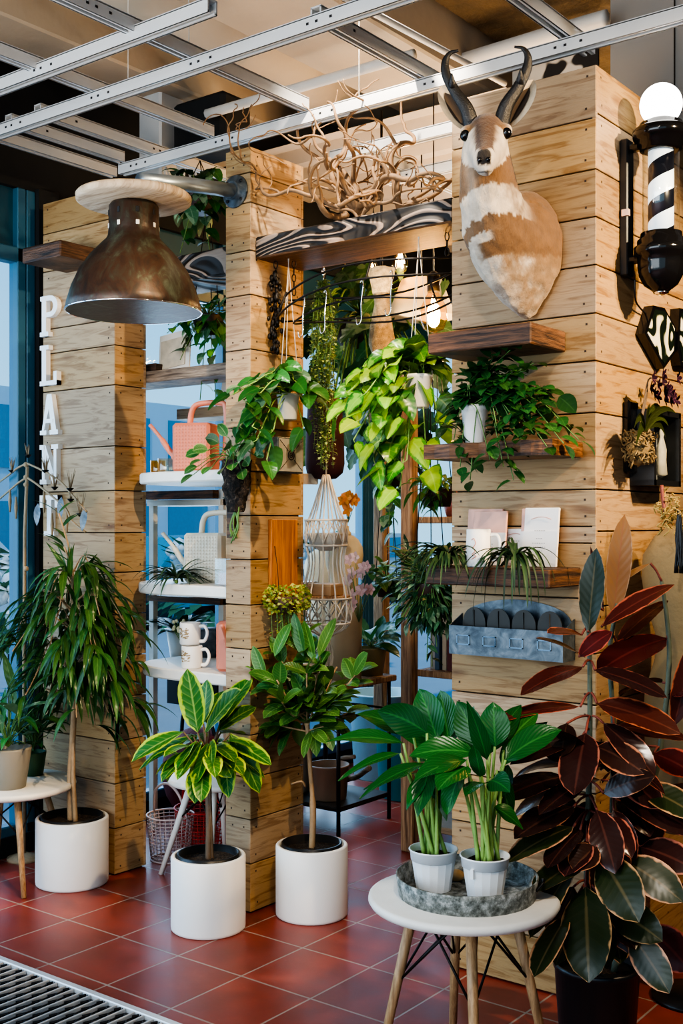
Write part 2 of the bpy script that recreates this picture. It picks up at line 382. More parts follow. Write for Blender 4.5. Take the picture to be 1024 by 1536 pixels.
# left shopfront: dark header band, posts, kerb
ZH = 2.68
mb = MB().box((XW-.08, YF0, 3.02), (XW+.03, YB, ZC)); mb.box((XW-.06, YF0, 0), (XW+.03, YB, .09))
for (a, b) in ((3.316, 3.43),): mb.box((XW-.05, a, 0), (XW+.06, b, 3.03))
tag(mb.build('wall_left', M['dark']), 'black header and kerb of the shopfront on the left', kind='structure')
yy = [-3.1, -1.2, .8, 2.3, 3.315, 4.62, 5.9, 7.5]
for i in range(len(yy)-1):
    y0, y1 = yy[i], yy[i+1]
    fw_ = .098 if i == 3 else .06
    w = MB(); x0, x1 = XW-.03, XW+.035
    w.box((x0, y0, .09), (x1, y0+.06, 3.02), 0, .006); w.box((x0, y1-fw_, .09), (x1, y1-fw_/2-.002, 3.02), 0, .004); w.box((x0, y1-fw_/2+.002, .09), (x1, y1, 3.02), 0, .004)
    w.box((x0, y0, ZH), (x1, y1, ZH+.07), 0, .006); w.box((x0, y0, .09), (x1, y1, .14), 0, .006)
    o = tag(w.build('window_%d' % (i+1), M['teal']), 'teal framed shopfront window', kind='structure')
    MB().add([(XW, y0+.05, .14), (XW, y1-fw_+.01, .14), (XW, y1-fw_+.01, ZH), (XW, y0+.05, ZH)], [(0,1,2,3)], smooth=False).build('pane', M['glass'], o)
    MB().box((XW-.012, y0+.05, ZH+.07), (XW, y1-.05, 3.02)).build('transom_panel', M['darkteal'], o)
# plank-clad pillars
def pillar(name, x0, x1, y0, y1, z1, seams, label, seed, seamsx=None):
    r = random.Random(seed); mb = MB(); t = .014
    mb.box((x0+t, y0+t, 0), (x1-t, y1-t, z1-.01), 2)
    def course(ss, fn):
        zs = [0.004]+sorted(ss)+[z1]
        for a, b in zip(zs, zs[1:]): fn(a+.0022, b-.0022)
    def nails(side, a, b):
        L = (x1-x0) if side in 'fk' else (y1-y0); n = max(2, int(L/.5)+1)
        for k in range(n):
            q = .035+(L-.07)*k/(n-1)
            for zz in ((a+.03, b-.03) if b-a > .09 else ((a+b)/2,)):
                e = U(-.006, .006); h = .0035
                if side == 'f': c = (x0+q+e, y0-.0006, zz); mb.add([(c[0]-h,c[1],c[2]-h),(c[0]+h,c[1],c[2]-h),(c[0]+h,c[1],c[2]+h),(c[0]-h,c[1],c[2]+h)], [(0,1,2,3)], 1)
                else: c = (x1+.0006, y0+q+e, zz); mb.add([(c[0],c[1]-h,c[2]-h),(c[0],c[1]+h,c[2]-h),(c[0],c[1]+h,c[2]+h),(c[0],c[1]-h,c[2]+h)], [(0,1,2,3)], 1)
    def fr(a, b):
        mb.box((x0, y0, a), (x1-.001, y0+t, b), 0, .0015); nails('f', a, b)
        mb.box((x0+.001, y1-t, a), (x1, y1, b), 0, .0015)
    def sd(a, b):
        mb.box((x1-t, y0+.001, a), (x1, y1-t, b), 0, .0015); nails('s', a, b)
        mb.box((x0, y0+t, a), (x0+t, y1, b), 0, .0015)
    course(seams, fr); course(seamsx or seams, sd)
    return tag(mb.build(name, [M['pine'], M['nail'], M['core']]), label, kind='structure')
sR = [.17,.335,.50,.66,.79,.935,1.095,1.265,1.438,1.49,1.606,1.844,2.005,2.153,2.303,2.452,2.60,2.76]
pillar('wall_right', -2.065, -1.54, 3.30, 5.0, 2.925, sR, 'wide plank-clad pillar carrying the antelope mount', 3, [.17,.335,.50,.66,.79,.935,1.095,1.24,1.475,1.606,1.844,2.005,2.153,2.303,2.452,2.60,2.775])
sM = [.19,.36,.52,.685,.855,1.015,1.185,1.36,1.53,1.70,1.87,2.02,2.17,2.38,2.55,2.735,2.85]
pillar('wall_middle', -3.09, -2.96, 3.28, 3.60, 2.95, sM, 'narrow plank-clad pillar in the middle', 5)
sL = [.2,.39,.57,.755,.93,1.11,1.29,1.46,1.64,1.83,2.09,2.26,2.37,2.63,2.80]
pillar('wall_end', -4.215, -3.735, 3.28, 3.46, 2.94, sL, 'plank-clad partition with the white letters', 8)
# ceiling: concrete joists, duct, corrugated deck, bulkhead
for i, (xa, xb, za) in enumerate([(-3.1, -2.62, 3.45), (-4.2, -3.8, 3.5), (-.4, 0, 3.55), (1.2, 1.6, 3.45)]):
    tag(MB().box((xa, YF0, za), (xb, YB, ZC), 0, .01).build('ceiling_joist', M['concrete']), 'beige concrete ceiling joist', kind='structure')
mb = MB()
x0, x1, y0, y1, z0 = -4.25, -2.45, 4.35, 7.3, 3.38
n = 44
prof = [(y0+(y1-y0)*k/n, z0+(.05 if (k//2) % 2 else 0)) for k in range(n+1)]
for (a, za), (b, zb) in zip(prof, prof[1:]):
    mb.add([(x0, a, za), (x1, a, za), (x1, b, zb), (x0, b, zb)], [(0,3,2,1)], smooth=False)
tag(mb.build('ceiling_deck', M['corr']), 'ribbed metal deck under the ceiling at the back', kind='structure')
tag(MB().box((-1.99, 4.4, 2.935), (1.5, 4.55, ZC)).box((-1.72, 4.394, 2.935), (-1.716, 4.4, ZC), 1).box((-1.2, 4.394, 2.935), (-1.196, 4.4, ZC), 1).build('wall_bulkhead', [M['grey'], M['core']]), 'grey bulkhead wall above the right side', kind='structure')
tag(MB().box((-2.58, 2.2, 3.66), (-.45, 4.39, 3.76)).box((-2.58, 4.39, 3.66), (-2.0, 5.4, 3.76)).build('ceiling_insulation', M['brownrough']), 'rough brown insulated strip of the ceiling', kind='structure')
tag(MB().tube([(-3.45, 2.0, 3.75), (-3.45, 7.3, 3.75)], .26, 28).build('ceiling_duct', M['concrete']), 'round beige air duct under the ceiling', kind='structure')

# suspended grid of steel channel
def channel(a, b, label, w=.042, h=.042):
    a, b = V(a), V(b); t = (b-a).normalized(); s = V((t.y, -t.x, 0)); L = (b-a).length
    R = Matrix((t, s, V((0,0,1)))).transposed(); c = (a+b)/2; mb = MB(); th = .006
    mb.obox(c+V((0,0,h/2)), (L, w, th), R); mb.obox(c+s*(w/2-th/2), (L, th, h), R); mb.obox(c-s*(w/2-th/2), (L, th, h), R)
    for sg in (-1, 1): mb.obox(c+s*sg*(w/2-.007)-V((0,0,h/2-.003)), (L, .012, .006), R)
    n = int(L/.5)
    for k in range(n):
        for e in (0, .035, .09):
            q = a+t*(.08+k*.5+e)
            for sg in (-1, 1): mb.obox(q+s*sg*(w/2+.0006), (.010, .001, .008), R, 1)
    o = mb.build('ceiling_rail', [M['rail'], M['black']]); return tag(o, label, 'ceiling rail', 'steel channels of the suspended grid')
zg = 3.028
channel((-5.0+.7, 2.49, zg+.02), (-2.40, 2.49, zg+.02), 'long grey steel channel nearest the top left corner of the photo')
channel((-4.3, 2.74, zg), (-.6, 2.74, zg), 'long grey steel channel, second from the top left corner')
channel((-3.78, 3.36, zg), (-.2, 3.36, zg), 'long grey steel channel lying over the tops of the pillars')
channel((-2.95, 3.78, zg), (-2.1, 3.78, zg), 'short steel channel just behind the twisted branches')
channel((-2.95, 4.18, zg), (-2.1, 4.18, zg), 'short steel channel farthest behind the twisted branches')
for x, a, b, lab in [(-3.945, 1.7, 3.46, 'cross channel at the far left end, brightest lit below'), (-3.76, 2.76, 3.34, 'short cross channel second from the left end'), (-3.58, 2.76, 4.2, 'cross channel third from the left end'),
                     (-3.23, 1.9, 3.34, 'cross channel fourth from the left, above the dome lamp'), (-2.74, 1.2, 3.34, 'cross channel left of the middle pillar top'), (-2.22, 2.76, 3.50, 'cross channel above the twisted branches'),
                     (-1.667, 1.4, 3.52, 'cross channel above the antelope horns'), (-2.87, 3.8, 4.7, 'rear cross channel behind the twisted branches')]:
    channel((x, a, zg+.046), (x, b, zg+.046), 'grey steel '+lab)
channel((-2.42, 1.3, zg+.066), (-2.42, 2.49, zg+.066), 'grey steel cross channel at the corner of the nearest rail')
# conduits and pipes
def conduit(pts, r, label, seg=8):
    return tag(MB().tube(bez(pts, 8), r, seg).build('ceiling_conduit', M['pipe']), label, 'pipe', 'pipes under the ceiling')
conduit([(-2.25, 2.0, 3.2), (-2.26, 2.35, 3.2), (-2.25, 2.9, 3.2), (-2.2, 3.9, 3.2)], .012, 'thin pale conduit running back above the branches')
conduit([(-1.93, 1.8, 3.2), (-1.93, 2.5, 3.2), (-1.93, 2.83, 3.19), (-1.93, 2.93, 3.21), (-1.93, 2.95, 3.35), (-1.93, 2.95, 3.7)], .013, 'pale conduit that bends upward left of the antelope horns')
conduit([(-2.75, 4.3, 3.52), (-2.1, 4.28, 3.52), (-1.95, 4.28, 3.52)], .035, 'thick pale pipe crossing behind the antelope horns')
conduit([(-3.6, 3.7, 3.33), (-2.5, 3.72, 3.33)], .022, 'pale pipe crossing above the middle pillar')
for i, (x, y, lab) in enumerate([(-3.05, 2.74, 'left of the middle pillar'), (-2.75, 2.74, 'above the middle pillar'), (-2.5, 3.36, 'over the twisted branches'), (-1.02, 3.36, 'above the barber pole globe')]):
    tag(MB().tube([(x, y, zg+.02), (x, y, 3.65)], .0018, 5).build('hanger_wire', M['pipe']), 'thin hanger wire of the grid '+lab, 'wire')
# electrical boxes top left
t = thing('ceiling_air_handler', 'grey box unit with cables high in the top left corner', 'ventilation unit', (-3.9, 3.75, 3.1))
MB().box((-4.05, 3.7, 3.1), (-3.9, 3.86, 3.62), 0, .01).build('housing', M['rail'], t)
MB().box((-3.88, 3.75, 3.2), (-3.55, 3.95, 3.45), 0, .02).build('dark_unit', M['dark'], t)
mb = MB()
for k in range(6):
    b = V((-3.85+U(-.05, .2), 3.72, 3.2)); mb.tube(bez([b, b+V((U(-.05,.05), 0, -.08)), b+V((U(-.08,.08), 0, -.17)), b+V((U(-.05,.05), 0, -.05))], 5), .006, 5)
mb.build('cable', M['pipe'], t)
# beams and boards between the pillars
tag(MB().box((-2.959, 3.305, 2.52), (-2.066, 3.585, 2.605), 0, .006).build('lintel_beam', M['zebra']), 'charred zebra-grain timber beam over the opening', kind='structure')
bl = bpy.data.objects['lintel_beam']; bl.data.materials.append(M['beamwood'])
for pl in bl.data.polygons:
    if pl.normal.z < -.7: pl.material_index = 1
tag(MB().box((-3.95, 3.465, 2.53), (-3.10, 3.70, 2.645), 0, .006).build('beam_left', M['zebra']), 'charred zebra-grain timber beam left of the middle pillar', kind='structure')
# door mat grating
t = thing('entrance_grating', 'black rubber and metal entrance grating set by the red tiles, bottom left', 'door mat', (-3.0, 2.0, 0))
mb = MB(); mb.box((-4.3, 1.2, .001), (-1.9, 2.395, .006)); mb.build('base', M['black'], t)
mb = MB()
k = 0
x = -4.28
while x < -1.95:
    mb.box((x, 1.22, .006), (x+.007, 2.375, .019), 0, .0015); x += .0405
mb.build('metal_slats', M['rail'], t)
mb = MB(); y = 1.25; odd = 0
while y < 2.37:
    x = -4.28+(.0405 if odd else 0)
    while x < -1.98:
        mb.tube([(x+.011, y, .010), (x+.025, y+.022, .014), (x+.0405, y+.004, .010)], .005, 4, cap=False); x += .081
    y += .03; odd ^= 1
o = mb.build('rubber_links', M['iron'], t); o['kind'] = 'stuff'
MB().box((-4.3, 2.376, .001), (-1.9, 2.402, .022), 0, .003).box((-1.93, 1.2, .001), (-1.9, 2.376, .022), 0, .003).build('rim', M['rail'], t)

# ------------------------------------------------------------------ outside
M['pave'] = simple('pavement', (.34,.36,.38), .9, 0, .1, 2)
M['facade'] = simple('pale_facade', (.45,.55,.62), .8, 0, .08, 1)
M['facadeglass'] = simple('blue_facade_glass', (.06,.22,.33), .15)
M['blossom'] = simple('white_blossom', (.75,.75,.75), .8, 0, .2, 60)
M['snowbush'] = simple('shrub_green', (.05,.16,.08), .8, 0, .4, 40)
tag(MB().box((-40, -20, -.3), (XW-.1, 40, -.10)).build('ground', M['pave']), 'pale pavement and street outside the window', kind='structure')
t = thing('building', 'pale blue office block across the street outside the window', 'building', (-26, 12, -.1))
MB().box((-30, -6, -.1), (-26, 30, 5.2)).build('wall', M['facade'], t)
for k in range(14):
    y = -5+k*2.5
    for z in (.4, 3.0): MB().box((-26.03, y, z), (-25.95, y+1.7, z+1.7)).build('window', M['facadeglass'], t)
def car(x, y, c, lab):
    t = thing('parked_car', lab, 'car', (x, y, -.1)); m = simple('car_paint_%d' % int(y*10), c, .2)
    poly = [(-2, .3), (-2, .75), (-1.2, .88), (-.7, 1.38), (.8, 1.4), (1.35, .92), (2, .82), (2.05, .3)]
    MB().prism(poly, 1.6, (x-.8, y, -.1), (0,1,0), (0,0,1), (1,0,0)).build('body', m, t)
    gl = [(-1.1, .9), (-.66, 1.3), (.76, 1.32), (1.2, .93)]
    MB().prism(gl, 1.64, (x-.82, y, -.1), (0,1,0), (0,0,1), (1,0,0)).build('side_window', M['facadeglass'], t)
    for s in (-1.25, 1.25): MB().lathe([(.01,-.85),(.33,-.85),(.33,.85),(.01,.85)], (x, y+s, .23), 20, axis=(1,0,0)).build('wheel', M['black'], t)
car(-13, 8.0, (.6,.62,.64), 'white car parked across the street'); car(-13.5, 13.2, (.04,.25,.32), 'teal car parked across the street'); car(-14, 18.5, (.5,.5,.5), 'silver car parked far along the street')
for i, (x, y, s, lab) in enumerate([(-7.2, 7.6, .55, 'seen below the maroon planter'), (-7.6, 9.2, .6, 'right of the dress form'), (-8.5, 6.4, .5, 'beside the left shelves'), (-6.6, 4.9, .4, 'outside the left window')]):
    t = thing('flowering_shrub', 'white flowering shrub outside the window '+lab, 'shrub', (x, y, -.1))
    mb = MB(); mw = MB()
    for k in range(160):
        d = rdir(U(-.6, 1.2)); c = V((x, y, .55+s*.6))+V((d.x*s, d.y*s, d.z*s*.9))*U(.7, 1)
        mb.leaf(c, d, (0,0,1), .22, .12, .5, ny=2, nx=2)
        if d.z > -.1: mw.ball(c+d*.08, U(.03, .07), 6, 4)
    mb.build('foliage', M['snowbush'], t); mw.build('blossom', M['blossom'], t)
    MB().tube([(x, y, -.1), (x, y, .6)], .05).build('stem', M['burnt'], t)
# ------------------------------------------------------------------ leaf palettes
L = {}
L['alii'] = leafmat('long_leaf', (.035,.105,.022), rib=(.14,.26,.07), under=(.07,.16,.045), vein=.12, rough=.28, nv=5, var=.4)
L['alt'] = leafmat('yellow_edged_leaf', (.030,.15,.02), (.40,.56,.04), (.34,.52,.12), (.16,.34,.05), .27, .22, .32, .5, .3, 8, var=.3)
L['moc'] = leafmat('green_oval_leaf', (.05,.15,.03), (.13,.28,.06), (.20,.36,.10), (.10,.22,.06), .16, .25, .3, .3, .25, 9, var=.3)
L['lily'] = leafmat('glossy_broad_leaf', (.013,.090,.016), rib=(.05,.21,.04), under=(.035,.14,.035), vein=.3, rough=.27, nv=9, spread=1.2, var=.25, trans=.18)
L['rub'] = leafmat('burgundy_rubber_leaf', (.030,.012,.010), (.42,.15,.085), (.16,.055,.035), (.085,.014,.010), .085, .03, .2, .34, .10, 10, var=.3, bump=.03)
L['rubred'] = leafmat('red_rubber_leaf', (.060,.013,.010), (.40,.105,.055), (.20,.05,.035), (.13,.022,.014), .09, .03, .24, .4, .15, 10, var=.3, bump=.03)
L['rubgr'] = leafmat('dark_green_rubber_leaf', (.016,.026,.008), (.48,.25,.12), (.20,.14,.06), (.08,.035,.016), .10, .03, .30, .36, .10, 10, var=.3, bump=.03)
L['rubtan'] = leafmat('young_tan_leaf', (.36,.20,.085), (.5,.34,.2), (.40,.16,.09), (.40,.23,.10), .06, .06, .35, .2, .35, 10, var=.1)
L['pothos'] = leafmat('pothos_leaf', (.028,.14,.028), rib=(.12,.30,.07), under=(.06,.20,.05), vein=.12, rough=.28, nv=5, var=.45)
L['neon'] = leafmat('variegated_lime_leaf', (.30,.52,.035), (.07,.26,.02), (.40,.62,.10), (.26,.44,.05), .30, .2, .32, .7, .38, 5, var=.4)
L['brasil'] = leafmat('dark_variegated_leaf', (.045,.19,.022), (.02,.10,.015), (.26,.42,.07), (.05,.16,.03), .30, .2, .28, .8, .25, 5, var=.4, blotch=(.18,.36,.04))
L['silver'] = leafmat('grey_green_leaf', (.06,.17,.08), rib=(.3,.42,.28), under=(.14,.25,.13), vein=.12, rough=.4, nv=4, var=.35, blotch=(.22,.34,.20))
L['darkf'] = leafmat('dark_foliage', (.012,.05,.018), under=(.03,.08,.035), vein=.1, rough=.3, nv=4, var=.5)
L['air'] = leafmat('air_plant_leaf', (.028,.062,.024), under=(.05,.09,.045), vein=0, rough=.5, var=.4, trans=.1)
L['sedum'] = leafmat('yellow_green_sedum', (.26,.34,.05), (.45,.28,.06), under=(.2,.28,.05), edge_w=.3, vein=0, rough=.5, var=.45)
L['pearl'] = leafmat('pale_pearl_leaf', (.42,.52,.17), under=(.2,.3,.1), vein=0, rough=.5, var=.5)
L['monst'] = leafmat('monstera_leaf', (.03,.085,.025), rib=(.1,.2,.08), under=(.06,.12,.05), vein=.2, rough=.35, nv=6, var=.6, blotch=(.10,.16,.08))
def stemmat(n, c): return simple(n, c, .6, 0, .25, 60, .2)
L['bark'] = stemmat('pale_bark', (.36,.23,.12)); L['stemg'] = stemmat('green_stem', (.10,.20,.05)); L['brown'] = stemmat('brown_stem', (.13,.085,.05)); L['rstem'] = stemmat('reddish_stem', (.20,.045,.03)); L['greystem'] = stemmat('grey_green_stem', (.10,.12,.08))
L['lstem'] = stemmat('light_green_stem', (.24,.40,.10))
# ------------------------------------------------------------------ white cylinder planters
def planter(root, c, R, H, inner=True, tilt=None):
    w = .013; e = .006
    MB().lathe([(R-.006, 0), (R-.001, .004), (R, .012), (R, H-e), (R-e*.4, H-e*.3), (R-e, H), (R-w, H), (R-w-.003, H-.006), (R-w-.003, H-.09)], c, 56).build('pot', M['white'], root)
    r2 = R-w-.010; g = MB().lathe([(r2, H-.10), (r2+.001, H+.006), (r2-.005, H+.007), (r2-.008, H-.04)], c, 48); g.build('grow_pot', M['black'], root)
    soil(root, c, r2-.006, H-.022)
def soil(root, c, R, h, name='soil', n=5):
    mb = MB(); c = V(c); vs = [c+V((0,0,h+.008))]; fs = []; seg = 22
    for i in range(1, n+1):
        for k in range(seg):
            a = 2*PI*k/seg; r = R*i/n; vs.append(c+V((r*math.cos(a), r*math.sin(a), h+.008*(1-i/n)+U(-.004, .004))))
    for k in range(seg): fs.append((0, 1+k, 1+(k+1) % seg))
    for i in range(n-1):
        for k in range(seg): a = 1+i*seg; fs.append((a+k, a+seg+k, a+seg+(k+1) % seg, a+(k+1) % seg))
    mb.add(vs, fs); return mb.build(name, M['soil'], root)
# pot 1: weeping long-leaved fig
c1 = V((-3.815, 3.118, 0)); t = thing('potted_long_leaf_fig', 'tall weeping long-leaved fig in a white cylinder pot by the plank partition with letters', 'potted plant', c1)
planter(t, c1, .15, .275)
st = MB(); lf = MB(); H0 = .24
tr1 = bez([c1+V((-.005,0,H0)), c1+V((-.01,.0,.45)), c1+V((.01,0,.7)), c1+V((.0,.01,1.0)), c1+V((.01,.0,1.28))], 6)
tr2 = bez([c1+V((.03,-.005,H0)), c1+V((.02,-.01,.45)), c1+V((-.0,.01,.75)), c1+V((.04,-.02,1.1))], 6)
st.tube(tr1, [.017-.010*i/len(tr1) for i in range(len(tr1))], 8); st.tube(tr2, [.011-.006*i/len(tr2) for i in range(len(tr2))], 8)
for k in range(44):
    z = U(.78, 1.30); a = U(0, 2*PI); R = U(.12, .34)*(1 if z < 1.2 else .75)
    b = c1+V((0, 0, z)); ry = .62
    m_ = b+V((math.cos(a)*R*.5, math.sin(a)*R*.5*ry, .07)); e = b+V((math.cos(a)*R, math.sin(a)*R*ry, U(-.10, .02)-.08))
    if e.y > 3.25: e.y = 3.25
    p = bez([b, m_, e], 6); st.tube(p, [.004]*3+[.0025]*(len(p)-3), 5, cap=False)
    for q in range(11):
        i = rnd.randrange(4, len(p)); d = V((math.cos(a)+U(-.9,.9), (math.sin(a)+U(-.9,.9))*.8, U(-.5,.35)))
        lf.leaf(p[i], d, (0,0,1), U(.14, .23), U(.025, .038), U(1.2, 2.6), .35, lance, 7, 2)
for k in range(10):
    d = rdir(2.0); lf.leaf(c1+V((U(-.05,.05), U(-.04,.04), 1.27)), d, rdir(.3), U(.12,.2), .026, .5, .35, lance, 6, 2)
# two tall pale shoots at the top
for (px, py) in ((88, 770), (96, 820)):
    e = at(px, py, 4.72); b = c1+V((0,0,1.2)); p = bez([b, (b+e)/2+V((.03,0,0)), e], 6); st.tube(p, .004, 5)
    for q in range(5): lf.leaf(p[-1-2*(q//2)], rdir(.8), (0,0,1), .13, .022, .6, .3, lance, 6, 2)
for q in lf.v:
    if q.y > 3.272 and q.x < -3.69: q.y = 3.272
for q in st.v: q.y = min(q.y, 3.268)
st.build('stem', L['bark'], t); lf.build('foliage', L['alii'], t)
# pot 2: yellow-edged fig standard
c2 = V((-2.985, 3.075, 0)); t = thing('potted_variegated_fig', 'little tree with yellow-edged leaves in the white cylinder pot before the middle pillar', 'potted plant', c2)
planter(t, c2, .138, .272)
st = MB(); lf = MB(); top = c2+V((-.01, 0, .665))
st.tube(bez([c2+V((0,0,.23)), c2+V((.004,0,.4)), c2+V((-.004,.0,.55)), top], 6), [.0125]*10+[.010]*9, 8)
st.tube(bez([c2+V((.012,.01,.23)), c2+V((.012,0,.42)), c2+V((.006,.0,.6))], 6), .006, 6)
def spray(px, py, px2, py2, d, d2, Lr, W, n=(0,-.6,1), droop=.4, mat=None, **k):
    """one leaf drawn from base pixel to tip pixel at given depths"""
    a, b = at(px, py, d), at(px2, py2, d2); lf.leaf(a, b-a+V((0,0,droop*.25*(b-a).length)), n, (b-a).length*1.03, W, droop, **k)
d0 = (c2.x*-math.sin(YAW)+c2.y*math.cos(YAW))
for (x, y, x2, y2, dd, W, nn) in [(296,1098,283,1013,0,.085,(.3,-1,.2)), (305,1085,310,1026,.05,.08,(0,-1,.2)), (308,1098,356,1040,-.06,.10,(-.4,-.8,.5)), (315,1090,335,1040,.07,.09,(0,-1,.4)), (275,1098,204,1137,-.05,.085,(0,-.5,1)),
        (290,1105,216,1148,.03,.06,(0,-.5,1)), (340,1110,400,1142,-.02,.07,(0,-.5,1)), (345,1100,385,1180,-.03,.065,(.5,-.6,.6)), (295,1112,268,1150,-.08,.075,(-.3,-.9,.4)), (302,1112,272,1160,-.09,.085,(-.2,-.9,.5)),
        (312,1115,295,1172,-.10,.07,(0,-1,.2)), (322,1118,345,1160,-.09,.085,(.3,-.9,.4)), (335,1115,342,1188,-.04,.065,(.3,-.9,.2)), (328,1095,378,1062,.05,.07,(0,-.8,.8)), (330,1100,362,1100,.08,.07,(0,-.5,1)), (300,1108,262,1128,.09,.07,(0,-.4,1)), (316,1112,318,1150,-.12,.06,(0,-1,.3)), (330,1085,372,1020,.10,.075,(0,-1,.3))]:
    a = at(x, y, d0+dd*.35); b = at(x2, y2, d0+dd*1.5); lf.leaf(a, b-a+V((0,0,.12*(b-a).length)), nn, (b-a).length*1.12, W*1.30, .35, .2, ellip, 8, 4, wave=.03)
    st.tube([top+V((0,0,U(-.09,.0))), a], .0035, 5)
for k in range(12):
    d = rdir(U(-.3, .6)); a = top+d*.03; st.tube([top, a+d*.03], .003, 5); lf.leaf(a+d*.03, d, (0,0,1), U(.10,.15), U(.06,.08), .9, .2, ellip, 6, 4)
for k in range(16):
    a_ = U(0, 2*PI); d = V((math.cos(a_), math.sin(a_), U(-.25,.35))); a = top+V((0,0,-.04))+d*U(.05,.10); st.tube([top+V((0,0,-.05)), a], .003, 5); lf.leaf(a, d, (0,0,1), U(.13,.18), U(.065,.09), 1.3, .2, ellip, 7, 4)
st.build('stem', L['brown'], t); lf.build('foliage', L['alt'], t)
# pot 3: bushy oval-leaved fig
c3 = V((-2.775, 3.425, 0)); t = thing('potted_oval_leaf_fig', 'bushy oval-leaved fig in the white cylinder pot right of the middle pillar', 'potted plant', c3)
planter(t, c3, .1385, .27)
st = MB(); lf = MB(); top = c3+V((-.015, -.01, .74))
st.tube(bez([c3+V((0,0,.23)), c3+V((.006,0,.40)), c3+V((-.008,0,.56)), top], 6), [.0125]*8+[.009]*11, 8)
d0 = -c3.x*math.sin(YAW)+c3.y*math.cos(YAW)
for (x, y) in [(395,1010),(420,985),(450,965),(480,985),(505,1000),(535,1010),(420,1050),(400,1085),(430,1090),(470,1060),(500,1045),(520,1070),(460,1010),(485,1090),(445,1040),(415,1020)]:
    e = at(x, y, d0+U(-.13, .08)); m_ = (top+e)/2+V((0,0,-.02)); p = bez([top+V((0,0,U(-.05,.05))), m_, e], 5); st.tube(p, [.0055, *[.0035]*(len(p)-1)], 5)
    for q in range(10):
        i = rnd.randrange(3, len(p)); d = (e-top).normalized()*.8+V((U(-1,1), U(-1,1), U(-.6,.75)))
        lf.leaf(p[i], d, (U(-.4,.4), -.5, 1), U(.085,.135), U(.042,.062), U(.3,1.4), .2, ellip, 6, 4)
lf.leaf(at(530,1012,d0-.1), V((.3,-.1,.35)), (-.3,-1,.3), .13, .065, .2, .1, ellip, 7, 4)
for (a_, b_) in (((398,1020),(388,990)), ((455,985),(447,945)), ((478,985),(492,950)), ((470,990),(462,955)), ((412,985),(425,955))):
    a = at(*a_, d0-.05); b = at(*b_, d0-.03); lf.leaf(a, b-a, (0,-1,.3), (b-a).length*1.5+.02, .055, .2, .3, ellip, 7, 4)
st.tube(bez([at(437,1176,4.37), at(452,1172,4.35), at(458,1180,4.37)], 4), .004, 5)
for q in lf.v:
    if q.x < -2.955 and 3.272 < q.y: q.x, q.y = (-2.953, q.y) if q.y > 3.29 else (q.x, 3.272)
st.build('stem', L['bark'], t); lf.build('foliage', L['moc'], t)

# ------------------------------------------------------------------ side tables (round top, splayed wooden legs, wire braces)
def side_table(lab, c, R, h, a0, legc='tablewood', spread=.8, cat='table'):
    c = V(c); t = thing('side_table', lab, cat, (c.x, c.y, 0))
    MB().lathe([(.01, h-.032), (R-.03, h-.032), (R-.006, h-.024), (R, h-.014), (R-.002, h-.004), (R-.010, h), (.01, h)], (c.x, c.y, 0), 56).build('tabletop', M['whitetop'], t)
    feet = []; tops = []
    for k in range(4):
        a = a0+PI/2*k; d = V((math.cos(a), math.sin(a), 0)); p = c+d*R*.52; p.z = h-.03; q = c+d*(R*spread+.04); q.z = 0.0
        MB().tube([q, q+(p-q)*.6, p], [.0105, .0135, .0150], 10).build('leg', M[legc], t); feet.append(q); tops.append(p)
    mb = MB()
    for k in range(4):
        a, b = k, (k+1) % 4
        la = tops[a]+(feet[a]-tops[a])*.40; lb = tops[b]+(feet[b]-tops[b])*.40
        ta = tops[a]+(tops[b]-tops[a])*.18; tb = tops[a]+(tops[b]-tops[a])*.82; tc = c.copy(); tc.z = h-.034
        mb.bar(la, tb+V((0,0,-.004)), .0035, 6); mb.bar(lb, ta+V((0,0,-.004)), .0035, 6)
        mb.bar(la, tc+(tops[b]-tc)*.3, .003, 6)
    mb.build('wire_brace', M['iron'], t)
    return t
TC = V((-1.575, 2.575, 0)); TH = .53
side_table('round white-topped side table with wooden legs in the right foreground', TC, .25, TH, math.atan2(-FW.y, -FW.x)+.03)
LT = V((-4.04, 2.97, 0))
side_table('round white-topped side table at the left edge by the window', LT, .275, .415, math.atan2(-FW.y, -FW.x)+.5)
